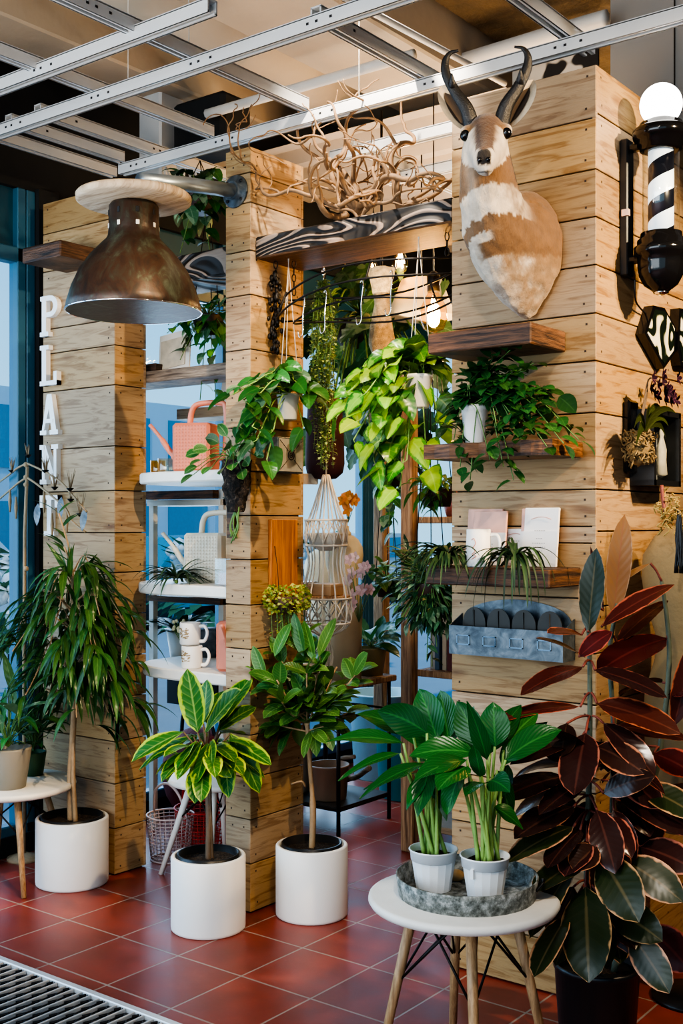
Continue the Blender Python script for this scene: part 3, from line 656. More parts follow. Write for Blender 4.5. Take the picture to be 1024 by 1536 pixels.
# tray
TR = at(700, 1328, 3.0); TR.z = TH
t = thing('round_metal_tray', 'round mottled zinc tray on the foreground side table', 'tray', TR)
MB().lathe([(.01, .0), (.178, .0), (.186, .052), (.182, .053), (.174, .006), (.01, .006)], TR, 56).build('dish', M['tray'], t)
mb = MB(); mb.tube(bez([TR+V((.16,.07,.03)), TR+V((.175,.085,.05)), TR+V((.19,.06,.05)), TR+V((.178,.045,.03))], 5), .004, 6); mb.build('handle', M['iron'], t)
def lily(px, d, lab, rows, pdx):
    c = at(px, 1300, d); c.z = TH+.0065; t = thing('potted_peace_lily', lab, 'potted plant', c)
    prof = [(.044, 0), (.046, .002), (.0575, .078), (.060, .080), (.062, .104), (.0655, .106), (.064, .109), (.0605, .108), (.057, .085)]
    mb = MB(); mb.lathe(prof[:3]+[(.050,.079)], c, 16); mb.sm = [False]*len(mb.f); mb.lathe([(.050,.079)]+prof[3:], c, 40)
    mb.box(c+V((-.004,-.066,.06)), c+V((.004,-.056,.085))) if pdx else None
    mb.build('pot', M['plastic'], t); soil(t, c, .056, .09)
    st = MB(); lf = MB()
    for (bx, by, x, y, x2, y2, dd, W, nn) in rows:
        a = at(x, y, d+dd*.5); b = at(x2, y2, d+dd*1.2); g = c+V((U(-.03,.03), U(-.03,.03), .09)) if bx is None else at(bx, by, d)
        p = bez([g, (g*.45+a*.55)+V((0,0,.015)), a], 6); st.tube(p, [.006-.0028*i/len(p) for i in range(len(p))], 6)
        lf.leaf(a, b-a+V((0,0,.2*(b-a).length)), nn, (b-a).length*1.12, W, .55, .2, lance if W < .075 else ovate, 9, 4, wave=.035)
    st.build('stem', L['lstem'], t); lf.build('foliage', L['lily'], t)
B = None
lily(650, 3.02, 'left peace lily in a small fluted white pot on the zinc tray', [
    (B,B,600,1130,515,1165,-.05,.045,(0,-.5,1)), (B,B,605,1115,500,1108,-.02,.065,(0,-.6,1)), (B,B,620,1105,545,1070,.06,.075,(0,-.5,1)), (B,B,640,1100,575,1066,.0,.085,(0,-.9,.5)), (B,B,655,1110,632,1040,.08,.095,(.1,-1,.3)),
    (B,B,672,1110,662,1042,.10,.085,(0,-1,.3)), (B,B,640,1145,548,1190,-.10,.06,(0,-.5,1)), (B,B,622,1160,552,1180,.0,.04,(0,-.5,1)), (B,B,640,1160,612,1210,-.09,.05,(0,-1,.6)), (B,B,650,1140,618,1130,.1,.07,(0,-.6,.8)),
    (B,B,645,1150,628,1218,-.10,.07,(.2,-1,.2)), (B,B,660,1120,600,1090,.12,.075,(0,-.7,.7)), (B,B,670,1165,640,1200,.0,.06,(0,-1,.5)), (B,B,668,1120,705,1062,.12,.08,(-.2,-1,.3)), (B,B,655,1170,668,1225,-.02,.045,(0,-1,.2))], 0)
lily(727, 2.96, 'right peace lily in a small fluted white pot on the zinc tray', [
    (B,B,700,1140,628,1165,-.05,.085,(0,-.5,1)), (B,B,712,1130,622,1130,.02,.08,(0,-.7,.8)), (B,B,718,1125,690,1058,.08,.085,(0,-1,.3)), (B,B,730,1140,705,1060,-.04,.055,(.2,-1,.2)), (B,B,742,1120,740,1060,.04,.085,(.4,-1,.3)),
    (B,B,755,1125,800,1072,.08,.075,(0,-.9,.5)), (B,B,758,1140,832,1095,-.02,.085,(0,-.8,.7)), (B,B,752,1150,812,1085,.12,.08,(0,-.8,.7)), (B,B,700,1150,660,1180,-.10,.085,(0,-.9,.6)), (B,B,720,1165,712,1120,-.08,.06,(0,-1,.3)),
    (B,B,735,1170,762,1185,-.10,.07,(.2,-.8,.7)), (B,B,740,1210,780,1240,.0,.06,(0,-.6,1)), (B,B,752,1195,760,1150,.08,.07,(0,-1,.3)), (B,B,690,1160,672,1215,-.08,.08,(-.3,-1,.3)), (B,B,745,1155,765,1225,.05,.06,(.3,-1,.3)), (B,B,725,1175,700,1190,-.12,.07,(0,-.8,.7)), (B,B,735,1130,775,1062,.1,.08,(0,-1,.4))], 1)
mb = MB()
for k, (px, py, r) in enumerate(((668,1296,.020), (690,1292,.014), (700,1298,.012))): mb.ball(at(px, 1318, 3.07), r, 8, 6, 0, (1,.9,.8))
e = at(684, 1318, 3.09); e.z = TH+.02
rk = MB(); rk.ball(e, .022, 8, 6, 0, (1.1,1,.7)); o = rk.build('tan_stone', simple('tan_stone', (.42,.27,.12), .8, 0, .3, 40)); tag(o, 'small tan stone between the two white pots on the tray', 'stone'); o.location.z = TH+.0065

# ------------------------------------------------------------------ variegated rubber plant
RP = at(895, 1440, 3.2); RP.z = 0
t = thing('potted_rubber_plant', 'big burgundy variegated rubber plant in a black pot at the right edge', 'potted plant', RP)
MB().lathe([(.095, 0), (.10, .004), (.117, .262), (.121, .264), (.121, .278), (.115, .278), (.112, .25)], RP, 48).build('pot', M['black'], t); soil(t, RP, .11, .245)
stems = [[(884,1455,3.2),(880,1300,3.18),(884,1130,3.18),(884,990,3.18),(880,900,3.18)], [(905,1455,3.25),(915,1300,3.28),(920,1100,3.28),(914,985,3.28),(925,905,3.27)], [(920,1460,3.2),(955,1300,3.3),(990,1120,3.32),(1003,1000,3.33),(1000,930,3.33),(992,872,3.33)]]
st = MB(); paths = []
for s_ in stems:
    p = bez([at(*q) for q in s_], 8); paths.append(p); st.tube(p, [.0105-.005*i/len(p) for i in range(len(p))], 8)
LF = {k: MB() for k in ('rub', 'rubred', 'rubgr', 'rubtan')}; pt = st
def rl(kind, x, y, x2, y2, d, d2, W, nn=(-.2,-1,.5), droop=.35, fold=.12, pth=0, prof=None):
    a, b = at(x, y, d), at(x2, y2, d2); v = b-a
    LF[kind].leaf(a, v+V((0,0,droop*.35*v.length)), nn, v.length*1.12, W*1.22, droop, fold, prof or ellip, 9, 4, wave=.025)
    P_ = paths[pth]; q = min(P_, key=lambda s: (s-a+V((0,0,-.02))).length); pt.tube(bez([q, (q+a)/2+V((0,0,.006)), a], 4), .0036, 6, 1)
rows = [ # kind, base px, tip px, base depth, tip depth, width, normal, stem
 ('rubgr',882,948,893,835,3.15,3.13,.064,(-.05,-1,.1),0),('rubred',905,915,888,828,3.19,3.2,.030,(-.9,-1,.1),0),('rubtan',920,925,934,788,3.27,3.27,.058,(.6,-1,0),1),('rubred',902,940,998,880,3.2,3.2,.060,(.1,-.6,1),1),
 ('rubtan',975,845,920,880,3.33,3.28,.022,(0,-.6,1),2),('rubred',1000,958,905,1000,3.33,3.2,.088,(.0,-.9,.5),2),('rubred',925,965,992,905,3.3,3.35,.05,(0,-.8,.8),1),('rubred',872,952,826,948,3.15,3.1,.05,(0,-.6,1),0),('rubred',868,985,912,950,3.15,3.14,.055,(-.3,-.9,.3),0),
 ('rub',876,985,812,957,3.15,3.08,.034,(-.1,-.7,.9),0),('rubred',874,1000,790,1035,3.14,3.06,.072,(-.2,-.8,.8),0),('rub',892,1005,990,1040,3.15,3.10,.060,(.0,-.6,1),0),('rubred',895,1055,1008,1093,3.15,3.08,.078,(.0,-.7,.9),0),('rubred',870,1060,758,1075,3.14,3.06,.050,(0,-.6,1),0),
 ('rub',850,1085,842,1130,3.12,3.08,.062,(.1,-1,.2),0),('rubred',1010,1090,1045,965,3.3,3.3,.06,(.6,-1,0),2),('rub',905,1085,975,1155,3.16,3.05,.065,(.3,-.7,.8),0),('rubred',920,1090,1020,1105,3.2,3.12,.055,(0,-.6,1),1),('rub',870,1110,775,1140,3.14,3.05,.060,(0,-.7,.9),0),
 ('rub',885,1130,835,1095,3.12,3.06,.05,(-.3,-1,.4),0),('rub',878,1100,862,1182,3.10,3.0,.095,(.05,-1,.25),0),('rub',895,1120,960,1155,3.14,3.04,.075,(.2,-.8,.7),0),('rub',845,1165,755,1195,3.12,3.04,.078,(0,-.7,.9),0),('rub',880,1170,815,1215,3.08,3.0,.070,(-.2,-.8,.7),0),
 ('rub',905,1190,972,1165,3.12,3.02,.06,(.1,-.9,.5),0),('rub',860,1210,780,1250,3.10,3.0,.085,(-.1,-.8,.8),0),('rub',925,1190,1040,1245,3.2,3.1,.085,(.2,-.7,.8),1),('rubgr',960,1180,1040,1220,3.2,3.1,.075,(.2,-.7,.8),1),('rub',895,1215,920,1300,3.08,2.98,.075,(.3,-1,.3),0),
 ('rub',870,1245,825,1295,3.08,2.98,.070,(-.2,-.9,.5),0),('rub',920,1215,945,1290,3.12,3.05,.06,(.3,-1,.3),1),('rubgr',860,1240,770,1285,3.1,3.0,.075,(0,-.6,1),0),('rub',880,1262,850,1308,3.06,2.98,.080,(-.1,-1,.3),0),('rubgr',875,1290,808,1330,3.06,2.96,.080,(-.2,-.9,.6),0),
 ('rub',895,1270,862,1300,3.02,2.98,.068,(0,-1,.4),0),('rubgr',900,1285,952,1372,3.04,2.92,.100,(.15,-1,.4),0),('rubgr',935,1290,1015,1345,3.08,2.98,.085,(.3,-.8,.6),1),('rubgr',860,1300,800,1395,3.04,2.94,.070,(-.3,-1,.3),0),('rubgr',878,1330,882,1458,3.02,2.92,.118,(.0,-1,.35),0),
 ('rubgr',850,1375,805,1455,3.02,2.92,.078,(-.3,-1,.4),0),('rubgr',910,1360,985,1405,3.04,2.94,.08,(.2,-.9,.6),0),('rubgr',945,1400,998,1480,3.06,2.98,.075,(.3,-1,.3),1),('rubgr',905,1370,908,1445,3.06,3.0,.055,(.2,-1,.2),0),('rubred',970,1390,1030,1450,3.15,3.12,.09,(.5,-1,.1),2),
 ('rub',960,1270,1035,1300,3.15,3.05,.08,(.2,-.8,.7),1),('rub',850,1145,820,1105,3.2,3.2,.06,(0,-1,.4),0),('rub',915,1150,985,1205,3.22,3.15,.075,(.2,-.8,.7),1),('rubred',890,1200,850,1270,3.22,3.15,.08,(-.2,-1,.4),0),('rub',925,1260,900,1340,3.2,3.12,.08,(0,-1,.3),1),('rubred',980,1130,1040,1160,3.3,3.2,.07,(.2,-.8,.7),2),
 ('rub',985,1200,960,1290,3.25,3.18,.08,(.2,-1,.4),2),('rubred',1000,1040,1042,1035,3.33,3.28,.05,(0,-.6,1),2),('rub',860,1330,830,1400,3.15,3.1,.08,(-.2,-1,.4),0),('rub',930,1340,940,1420,3.15,3.1,.08,(.2,-1,.4),1)]
for k in range(26):
    pth = k % 3 if k < 20 else 0; P_ = paths[pth]; q = P_[int(len(P_)*U(.12, .62))]; a = U(0, 2*PI); d_ = V((math.cos(a), math.sin(a), U(-.1,.3)))
    if d_.y > .3: d_.y *= .3
    a0 = q+d_*.035; k_ = 'rubgr' if q.z < .62 and k % 2 else 'rub'
    LF[k_].leaf(a0, d_, (0,-.2,1), U(.15,.20), U(.075,.095), U(.7,1.5), .12, ellip, 9, 4, wave=.025); pt.tube([q, a0], .0036, 6, 1)
for r in rows: rl(r[0], *r[1:8], r[8], pth=r[9])
pt.build('stem', [L['greystem'], L['rstem']], t)
for k, nm_ in (('rub','burgundy_leaf_cluster'), ('rubred','red_leaf_cluster'), ('rubgr','green_leaf_cluster'), ('rubtan','young_tan_leaf')):
    o = LF[k].build('foliage', L[k], t); o['label'] = {'rub':'burgundy leaves with pink edges','rubred':'red-brown young leaves','rubgr':'dark green leaves with cream edges','rubtan':'tan new leaves'}[k]

# ------------------------------------------------------------------ pronghorn shoulder mount
t = thing('antelope_mount', 'taxidermy pronghorn antelope head and shoulders on the right pillar', 'animal mount', (-1.80, 3.30, 2.2))
mb = MB()
def ring_tube(rings, seg=20):
    vs = []; fs = []
    for c, ax, side, a, b in rings:
        ax = V(ax).normalized(); s_ = V(side); s_ = (s_-ax*s_.dot(ax)).normalized(); u_ = s_.cross(ax)
        for k in range(seg):
            an = 2*PI*k/seg; q = V(c)+s_*a*math.cos(an)+u_*b*math.sin(an); f_ = max(0, (c[2]-q.z)/.2) if c[1] > 3.1 else 0; q.x = c[0]+(q.x-c[0])*(1-.62*min(1, f_)**1.6)+.012*f_; vs.append(q)
    n = len(rings)
    for i in range(n-1):
        for k in range(seg): fs.append((i*seg+k, i*seg+(k+1) % seg, (i+1)*seg+(k+1) % seg, (i+1)*seg+k))
    fs += [tuple(range(seg))[::-1], tuple((n-1)*seg+k for k in range(seg))]
    mb.add(vs, fs)
sd = V((1, .0, 0))
ring_tube([((-1.770,3.297,2.360),(0,-1,.0),sd,.125,.195), ((-1.770,3.26,2.355),(0,-1,.0),sd,.132,.208), ((-1.775,3.20,2.36),(0,-1,.1),sd,.127,.195), ((-1.780,3.13,2.385),(0,-1,.4),sd,.112,.165), ((-1.768,3.07,2.43),(.1,-.8,.8),sd,.097,.132), ((-1.755,3.02,2.48),(.1,-.5,1),sd,.086,.108), ((-1.745,2.985,2.55),(.1,-.3,1),sd,.078,.092), ((-1.74,2.968,2.62),(.1,-.2,1),sd,.066,.078), ((-1.735,2.96,2.66),(.1,-.2,1),sd,.05,.06)])
hd = V((.46,-.86,-.40)).normalized(); hs = V((0,0,1)).cross(hd).normalized()*-1; hs = hd.cross(V((0,0,1))).normalized(); hu = hs.cross(hd).normalized()
poll = V((-1.752, 2.998, 2.662))
for nm_ in (0,):
    ring_tube([(poll+hd*s_+hu*u_, hd, hs, a, b) for s_, u_, a, b in [(-.045,.0,.035,.04),(-.02,-.005,.056,.062),(.03,-.005,.062,.075),(.07,-.012,.063,.076),(.11,-.024,.056,.068),(.15,-.034,.045,.056),(.19,-.042,.036,.046),(.225,-.047,.033,.040),(.25,-.050,.030,.034),(.262,-.052,.022,.025)]])
mb.ball(poll+hd*.205-hu*.076, .026, 12, 8, 0, (1,1,.75))      # chin
for s_ in (-1, 1): mb.ball(poll+hd*.075+hs*s_*.055+hu*.018, .024, 10, 8)   # brow
o = mb.build('tmp_body', M['white'], t); md = o.modifiers.new('r', 'REMESH'); md.mode = 'VOXEL'; md.voxel_size = .0075; md.use_smooth_shade = True
sm = o.modifiers.new('s', 'SMOOTH'); sm.iterations = 7; sm.factor = .5
bpy.context.view_layer.update(); dg = bpy.context.evaluated_depsgraph_get(); me = bpy.data.meshes.new_from_object(o.evaluated_get(dg)); old = o.data
bo = bpy.data.objects.new('body', me); col.objects.link(bo); bo.parent = t; bpy.data.objects.remove(o); bpy.data.meshes.remove(old)
me.materials.clear()
ca = me.color_attributes.new('fur', 'FLOAT_COLOR', 'POINT')
tan, brown, dark_, wht, cream = V((.185,.098,.036)), V((.095,.043,.017)), V((.012,.008,.006)), V((.58,.51,.42)), V((.36,.26,.16))
def sstep(a, b, x): x = max(0, min(1, (x-a)/(b-a))) if a != b else float(x > a); return x*x*(3-2*x)
disp = [v_.normal*(.0035*noise.noise(V((v_.co.x*70, v_.co.y*40, v_.co.z*24)))+.004*noise.noise(v_.co*22)) for v_ in me.vertices]
for i, vtx in enumerate(me.vertices):
    if (vtx.co+t.location).z < 2.5: vtx.co += disp[i]
    p = vtx.co+t.location; nrm = vtx.normal; nz = noise.noise(p*38)*.5+noise.noise(p*110)*.3
    q = p-poll; s_ = q.dot(hd); lat = q.dot(hs); up = q.dot(hu)
    head = s_ > -.06 and p.z > 2.49 and p.y < 3.0 and q.length < .33 and up > (-.052 if s_ < .09 else -.062-.3*(s_-.09))-(.02 if s_ > .2 else 0)
    if head:
        top_ = sstep(-.02, .03, up+.03-abs(lat)*.55+nz*.012)
        c = wht.lerp(brown.lerp(tan, sstep(.02, .05, abs(lat)+nz*.01)), sstep(.35, .7, top_)*(1-sstep(.022,.05, abs(lat)-(.03 if s_ < .10 else 0)+nz*.008)))
        if s_ < .05: c = c.lerp(tan, .75*sstep(.06,.02,s_)*(1-sstep(.05,.065,abs(lat))))
        if .10 < s_ < .225 and abs(lat) < .026+nz*.006 and up > -.035: c = brown.lerp(dark_, .25)
        if s_ > .246 and up > -.056 and abs(lat) < .021: c = dark_
        if s_ > .18 and up < -.060: c = wht
        if -.079 < up+abs(lat)*.25 < -.073 and s_ > .215: c = dark_.lerp(wht, .1)
    else:
        xx = p.x+1.77; zz = p.z-xx*.35+nz*.02+abs(xx)*.10
        front = sstep(.0, .3, (1.16 if zz > 2.40 else .90)-nrm.x+nz*.18)*(sstep(3.17, 3.07, p.y+nz*.03) if zz > 2.30 else sstep(3.33, 3.22, p.y+nz*.05))
        band = 1.0
        if zz > 2.475: band = .28*sstep(.035, .0, abs(xx-.02))
        elif zz > 2.400: band = 1
        elif zz > 2.362: band = .04
        elif zz > 2.335: band = sstep(.055, .03, xx)
        elif zz > 2.295: band = sstep(.012, -.03, xx+nz*.04)
        else: band = 1
        base = tan.lerp(brown, .35) if zz > 2.30 else tan.lerp(cream, .25)
        c = base.lerp(wht if zz > 2.27 else cream.lerp(wht, .75), front*band*.95)
        if zz < 2.27 and xx > .02: c = c.lerp(cream, .3)
        if p.z > 2.52 and abs(lat) > .042 and s_ > -.03 and s_ < .06 and up < -.045: c = dark_.lerp(brown, .2)
    k = 1+nz*.45; ca.data[i].color = (c.x*k, c.y*k, c.z*k, 1)
m = NT('antelope_fur'); at_ = m.n('Attribute', attribute_name='fur'); fb = m.noise(m.map(m.pos(), (1,1,.35)), 130, 4, .7)
m.pbr(m.mix(m.math('MULTIPLY', fb, .35), at_.outputs['Color'], m.mix(1.0, at_.outputs['Color'], (.45,.40,.35), 'MULTIPLY')), .8, 0, m.bump(fb, .55, .008), Sheen_Weight=.2)
me.materials.append(m.mat)
for pl in me.polygons: pl.use_smooth = True
horn = simple('dark_horn', (.012,.012,.013), .4, 0, .4, 50, .3)
for s_ in (-1, 1):
    b = poll+hd*.035+hs*s_*.042+hu*.050
    tgt = (668, 65) if s_ < 0 else (797, 68)
    # sideways in the photo: left horn at smaller x
    side = hs*s_; px = [b-hu*.02, b+side*.016+V((0,0,.035)), b+side*.048+V((0,0,.085)), b+side*.074+V((0,0,.135)), b+side*.080+V((0,0,.175)), b+side*.066+V((0,0,.203)), b+side*.040+V((0,0,.210))]
    p = bez(px, 6); n_ = len(p)
    hb = MB().tube(p, [(.024-.008*sstep(0,.45,i/n_)-.012*sstep(.4,1,i/n_)) for i in range(n_)], 12, flat=.72)
    pr = p[14]; hb.tube(bez([pr, pr+hd*.02+V((0,0,.018)), pr+hd*.033+V((0,0,.042))], 4), [.014,.0135,.013,.012,.010,.008,.006,.004,.002], 8); hb.build('horn', horn, t)
    eb = MB(); e0 = poll+hd*.0+hs*s_*.060+hu*.018
    ax = (side*.52+V((0,0,1))*.9-hd*.05).normalized()
    eb.leaf(e0, ax, (hd-side*.45), .165, .082, -.1, .55, ellip, 10, 6); eo = eb.build('ear', simple('ear_fur_%d' % (s_+1), (.50,.42,.31), .85, 0, .3, 60), t)
    ei = MB(); ei.leaf(e0+ax*.02+hd*.004, ax, (hd-side*.45), .12, .035, -.1, .6, ellip, 8, 4); ei.build('inner_ear', simple('ear_dark_%d' % (s_+1), (.05,.035,.025), .9, 0, .3, 60), eo)
    MB().ball(poll+hd*.088+hs*s_*.0585+hu*.012, .0175, 14, 10).build('eye', M['gloss'], t)
    MB().ball(poll+hd*.2600+hs*s_*.012-hu*.044, .0072, 8, 6).build('nostril', M['gloss'], t)
# ------------------------------------------------------------------ barber pole
BX = -1.41; bp = onX(991, 290, BX); BY = bp.y; dB = -BX*math.sin(YAW)+BY*math.cos(YAW)
zB = lambda py: CH+(HY-py)*dB/F
t = thing('barber_pole', 'black and white striped barber pole with a lit globe on the right pillar', 'barber pole', (BX, BY, zB(436)))
C_ = V((BX, BY, 0))
MB().obox((-1.525, BY-.0, (zB(200)+zB(408))/2), (.028, .05, zB(200)-zB(408)), None, 0, .004).build('backplate', M['black'], t)
MB().box((-1.53, BY-.008, zB(318)), (-1.507, BY+.008, zB(308))).build('price_sticker', simple('sticker', (.8,.55,.45), .5), t).location.y = -.021
mb = MB()
for z in (zB(214), zB(384)): mb.obox((-1.475, BY, z), (.09, .03, .024), None, 0, .006)
mb.build('bracket', M['gloss'], t)
zt, zb_ = zB(226), zB(352)
MB().lathe([(.052, zt-.004), (.066, zt+.002), (.066, zt+.014), (.074, zt+.018), (.074, zt+.030), (.084, zt+.034), (.088, zt+.045), (.088, zt+.062), (.080, zt+.070), (.070, zt+.074), (.066, zt+.086), (.048, zt+.090), (.044, zt+.096), (.01, zt+.096)], C_, 40).build('top_cap', M['gloss'], t)
MB().lathe([(.01, zb_-.185), (.022, zb_-.184), (.030, zb_-.176), (.052, zb_-.160), (.068, zb_-.130), (.073, zb_-.10), (.073, zb_-.072), (.084, zb_-.066), (.084, zb_-.040), (.074, zb_-.034), (.074, zb_-.018), (.066, zb_-.012), (.064, zb_+.004), (.05, zb_+.006)], C_, 40).build('bottom_cap', M['gloss'], t)
MB().lathe([(.006, zb_-.192), (.024, zb_-.186), (.024, zb_-.182)], C_, 24).build('drain_plate', M['chrome'], t)
m = NT('barber_stripes'); p = m.objco(); s3 = m.n('SeparateXYZ', {0: p}); ang = m.math('DIVIDE', m.math('ARCTAN2', s3.outputs[1], s3.outputs[0]), 2*PI)
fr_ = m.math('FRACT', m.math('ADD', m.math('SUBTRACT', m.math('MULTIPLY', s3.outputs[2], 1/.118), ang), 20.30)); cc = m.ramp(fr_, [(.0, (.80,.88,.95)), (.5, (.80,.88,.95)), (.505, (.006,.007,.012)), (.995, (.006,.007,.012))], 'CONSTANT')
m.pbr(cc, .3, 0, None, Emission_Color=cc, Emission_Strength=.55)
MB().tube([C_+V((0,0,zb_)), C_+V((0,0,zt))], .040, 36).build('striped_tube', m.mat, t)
MB().lathe([(.057, zb_), (.057, zt)], C_, 40).build('glass_tube', M['clear'], t)
MB().ball(C_+V((0,0,zB(157))), .066, 32, 20).build('globe', emit('lit_globe', (1,.97,.92), 5.0), t)
tag(MB().tube(bez([(-1.505, BY+.02, zB(412)), (-1.508, BY+.025, zB(430)), (-1.515, BY+.06, zB(446)), (-1.532, BY+.2, zB(456))], 8), .003, 6).build('power_cord', M['black']), 'thin black power cord under the barber pole', 'cord')
light('POINT', 'globe_light', C_+V((0,0,zB(157))), (0,0,0), 16, (.95,.97,1), .07) if 'light' in globals() else None

# ------------------------------------------------------------------ dome lamp on a pipe
lx, ly = -3.037, 2.755
t = thing('dome_lamp', 'weathered copper dome lamp with a round wooden board, hung on a pipe', 'lamp', (lx, ly, 2.24))
lc = V((lx, ly, 0))
MB().lathe([(.236, 2.243), (.2385, 2.246), (.232, 2.275), (.217, 2.325), (.190, 2.385), (.155, 2.435), (.118, 2.475), (.096, 2.497), (.090, 2.510), (.088, 2.53), (.087, 2.612), (.08, 2.622), (.01, 2.622)], lc, 64).build('shade', M['rust'], t)
mb = MB().lathe([(.2355, 2.244), (.228, 2.275), (.213, 2.322), (.186, 2.38), (.151, 2.43), (.114, 2.468), (.09, 2.49), (.03, 2.50)], lc, 64); mb.f = [f[::-1] for f in mb.f]; mb.build('reflector', M['chrome'], t)
MB().ring(lc+V((0,0,2.244)), .2365, .003, n=64).build('rim', M['chrome'], t)
for k in range(8):
    a = math.atan2(-ly, -lx)+.15+k*PI/4
    for z, h in ((2.585, .020), (2.54, .016)):
        c = lc+V((math.cos(a)*.0878, math.sin(a)*.0878, z)); R = Matrix.Rotation(a, 3, 'Z'); MB().obox(c, (.003, .012, h), R, 0, .001).build('vent_slot', M['black'] if z > 2.56 else M['whitetop'], t)
m = NT('round_board_wood'); p = m.objco(); w_ = m.noise(m.map(p, (3,22,3), rot=(0,0,.6)), 2.5, 4, .6, 1.0)
m.pbr(m.ramp(w_, [(.3, (.26,.18,.115)), (.5, (.46,.36,.25)), (.7, (.58,.48,.36))]), .7, 0, m.bump(w_, .2))
MB().lathe([(.01, 2.625), (.190, 2.625), (.2, 2.632), (.202, 2.648), (.196, 2.655), (.01, 2.655)], lc, 64).build('round_board', m.mat, t)
MB().lathe([(.1, 2.655), (.07, 2.675), (.03, 2.69), (.01, 2.69)], lc, 6).build('top_plate', M['pipe'], t)
mb = MB(); mb.tube([(lx, ly+.03, 2.715), (lx, 3.0, 2.752), (lx, 3.262, 2.787)], .027, 20); mb.tube([(lx, ly+.05, 2.665), (lx, ly+.05, 2.712)], .034, 16); mb.build('pipe', M['steel'], t)
mb = MB(); mb.lathe([(.036, 0), (.036, .016), (.062, .018), (.064, .026)], (lx, 3.254, 2.787), 28, axis=(0,1,0))
fl = mb.build('wall_flange', M['galv'], t)
for k in range(4):
    a = PI/4+k*PI/2; MB().lathe([(.007,0),(.007,.005),(.004,.006)], (lx+.05*math.cos(a), 3.272, 2.787+.05*math.sin(a)), 8, axis=(0,-1,0)).build('screw', M['black'], fl)
MB().ball(lc+V((0,0,2.37)), .038, 16, 12).build('bulb', M['clear'], t)
# ------------------------------------------------------------------ white slab-serif letters on the left partition
M['letter'] = simple('white_letter', (.80,.79,.77), .45, 0, .02)
def letter(ch, z0, z1, lab):
    x0 = -4.205; W = .125; H = z1-z0; y = 3.28; mb = MB(); T = .030
    O = (x0, y, z0); U_, W_, N_ = (1,0,0), (0,0,1), (0,-1,0); dp = .024
    cnt = [0]
    def rect(a, b, c, d): cnt[0] += 1; mb.prism([(a,b),(c,b),(c,d),(a,d)], dp+.0006*cnt[0], O, U_, W_, N_)
    s = .02; sw = .030
    if ch == 'P':
        rect(.012, 0, .012+sw, H); rect(0, 0, .058, s)
        o_ = [(0, H), (.06, H)]+[(.065+.055*math.sin(a), H-.048+.048*math.cos(a)) for a in [PI*k/10 for k in range(11)]]+[(.042, H-.096)]
        i_ = [(.042, H-.074), (.062, H-.074)]+[(.065+.026*math.sin(a), H-.048+.026*math.cos(a)) for a in [PI-PI*k/10 for k in range(11)]]+[(.042, H-.022)]
        mb.prism([(0,H),(0,H-s),(.042,H-s),(.042,H-.022)]+i_[::-1][1:]+[(.042,H-.096)]+o_[2:13][::-1]+[(.065,H)], dp*.98, O, U_, W_, N_)
    elif ch == 'L':
        rect(.012, 0, .012+sw, H); rect(0, H-s, .06, H); rect(0, 0, W*.94, s); rect(W*.94-.022, 0, W*.94, .06)
    elif ch == 'A':
        a = .0625
        mb.prism([(a-.014,H),(a+.016,H),(.112,s),(.079,s)], dp, O, U_, W_, N_); mb.prism([(a-.016,H),(a-.001,H),(a+.008,H-.035),(.026,s),(.012,s)], dp*.97, O, U_, W_, N_)
        rect(0, 0, .044, s); rect(.068, 0, W, s); rect(.034, .052, .09, .070)
    elif ch == 'N':
        rect(.014, 0, .032, H); rect(.096, 0, .114, H); mb.prism([(.0,H),(.036,H),(.114,.0),(.088,.0)], dp*.97, O, U_, W_, N_); rect(0, 0, .046, s); rect(.08, H-s, W+.002, H); rect(0, H-s, .03, H)
    else:
        rect(.048, 0, .078, H); rect(.028, 0, .098, s); rect(0, H-s, W, H); rect(0, H-.055, .02, H); rect(W-.02, H-.055, W, H)
    tag(mb.build('sign_letter', M['letter']), lab, 'letter', 'white letters on the plank partition')
letter('P', 2.335, 2.515, 'white slab-serif letter P, topmost on the partition')
letter('L', 2.115, 2.295, 'white slab-serif letter L below the letter P')
letter('A', 1.895, 2.075, 'white slab-serif letter A between the letters L and N')
letter('N', 1.675, 1.85, 'white slab-serif letter N below the letter A')
letter('T', 1.445, 1.625, 'white slab-serif letter T, lowest, partly behind the tall fig')
# shelf jutting from the partition near the lamp
tag(MB().box((-4.05, 3.04, 2.605), (-3.795, 3.279, 2.67), 0, .006).build('wall_shelf', M['burnt']), 'short dark board shelf jutting from the partition beside the dome lamp', 'shelf')
# boards of the left niche
tag(MB().box((-3.98, 3.462, 2.115), (-3.092, 3.66, 2.165), 0, .004).build('niche_shelf', M['greywood']), 'weathered grey board shelf in the left niche below the dome lamp', 'shelf')
tag(MB().box((-4.0, 3.9, 2.00), (-3.5, 4.08, 2.05), 0, .003).build('niche_shelf', M['pine']), 'pale pine shelf at the back of the left niche', 'shelf')
t = thing('picture_card', 'cream card with a pencil sketch leaning on the grey niche shelf', 'card', (-3.65, 3.55, 2.165))
MB().obox((-3.66, 3.56, 2.255), (.19, .006, .18), Matrix.Rotation(-.15, 3, 'X')@Matrix.Rotation(-.1, 3, 'Y')).build('card', M['whitetop'], t)
MB().obox((-3.665, 3.553, 2.25), (.15, .004, .13), Matrix.Rotation(-.15, 3, 'X')@Matrix.Rotation(-.1, 3, 'Y')).build('sketch', simple('sketch_paper', (.55,.47,.36), .8, 0, .4, 25), t)
tag(MB().box((-3.93, 3.5, 2.166), (-3.72, 3.6, 2.205), 0, .003).build('wood_block', M['burnt']), 'dark wood block lying on the grey niche shelf', 'block')
t = thing('picture_card', 'cream card with a sketch on the pale pine shelf at the back', 'card', (-3.62, 3.98, 2.05))
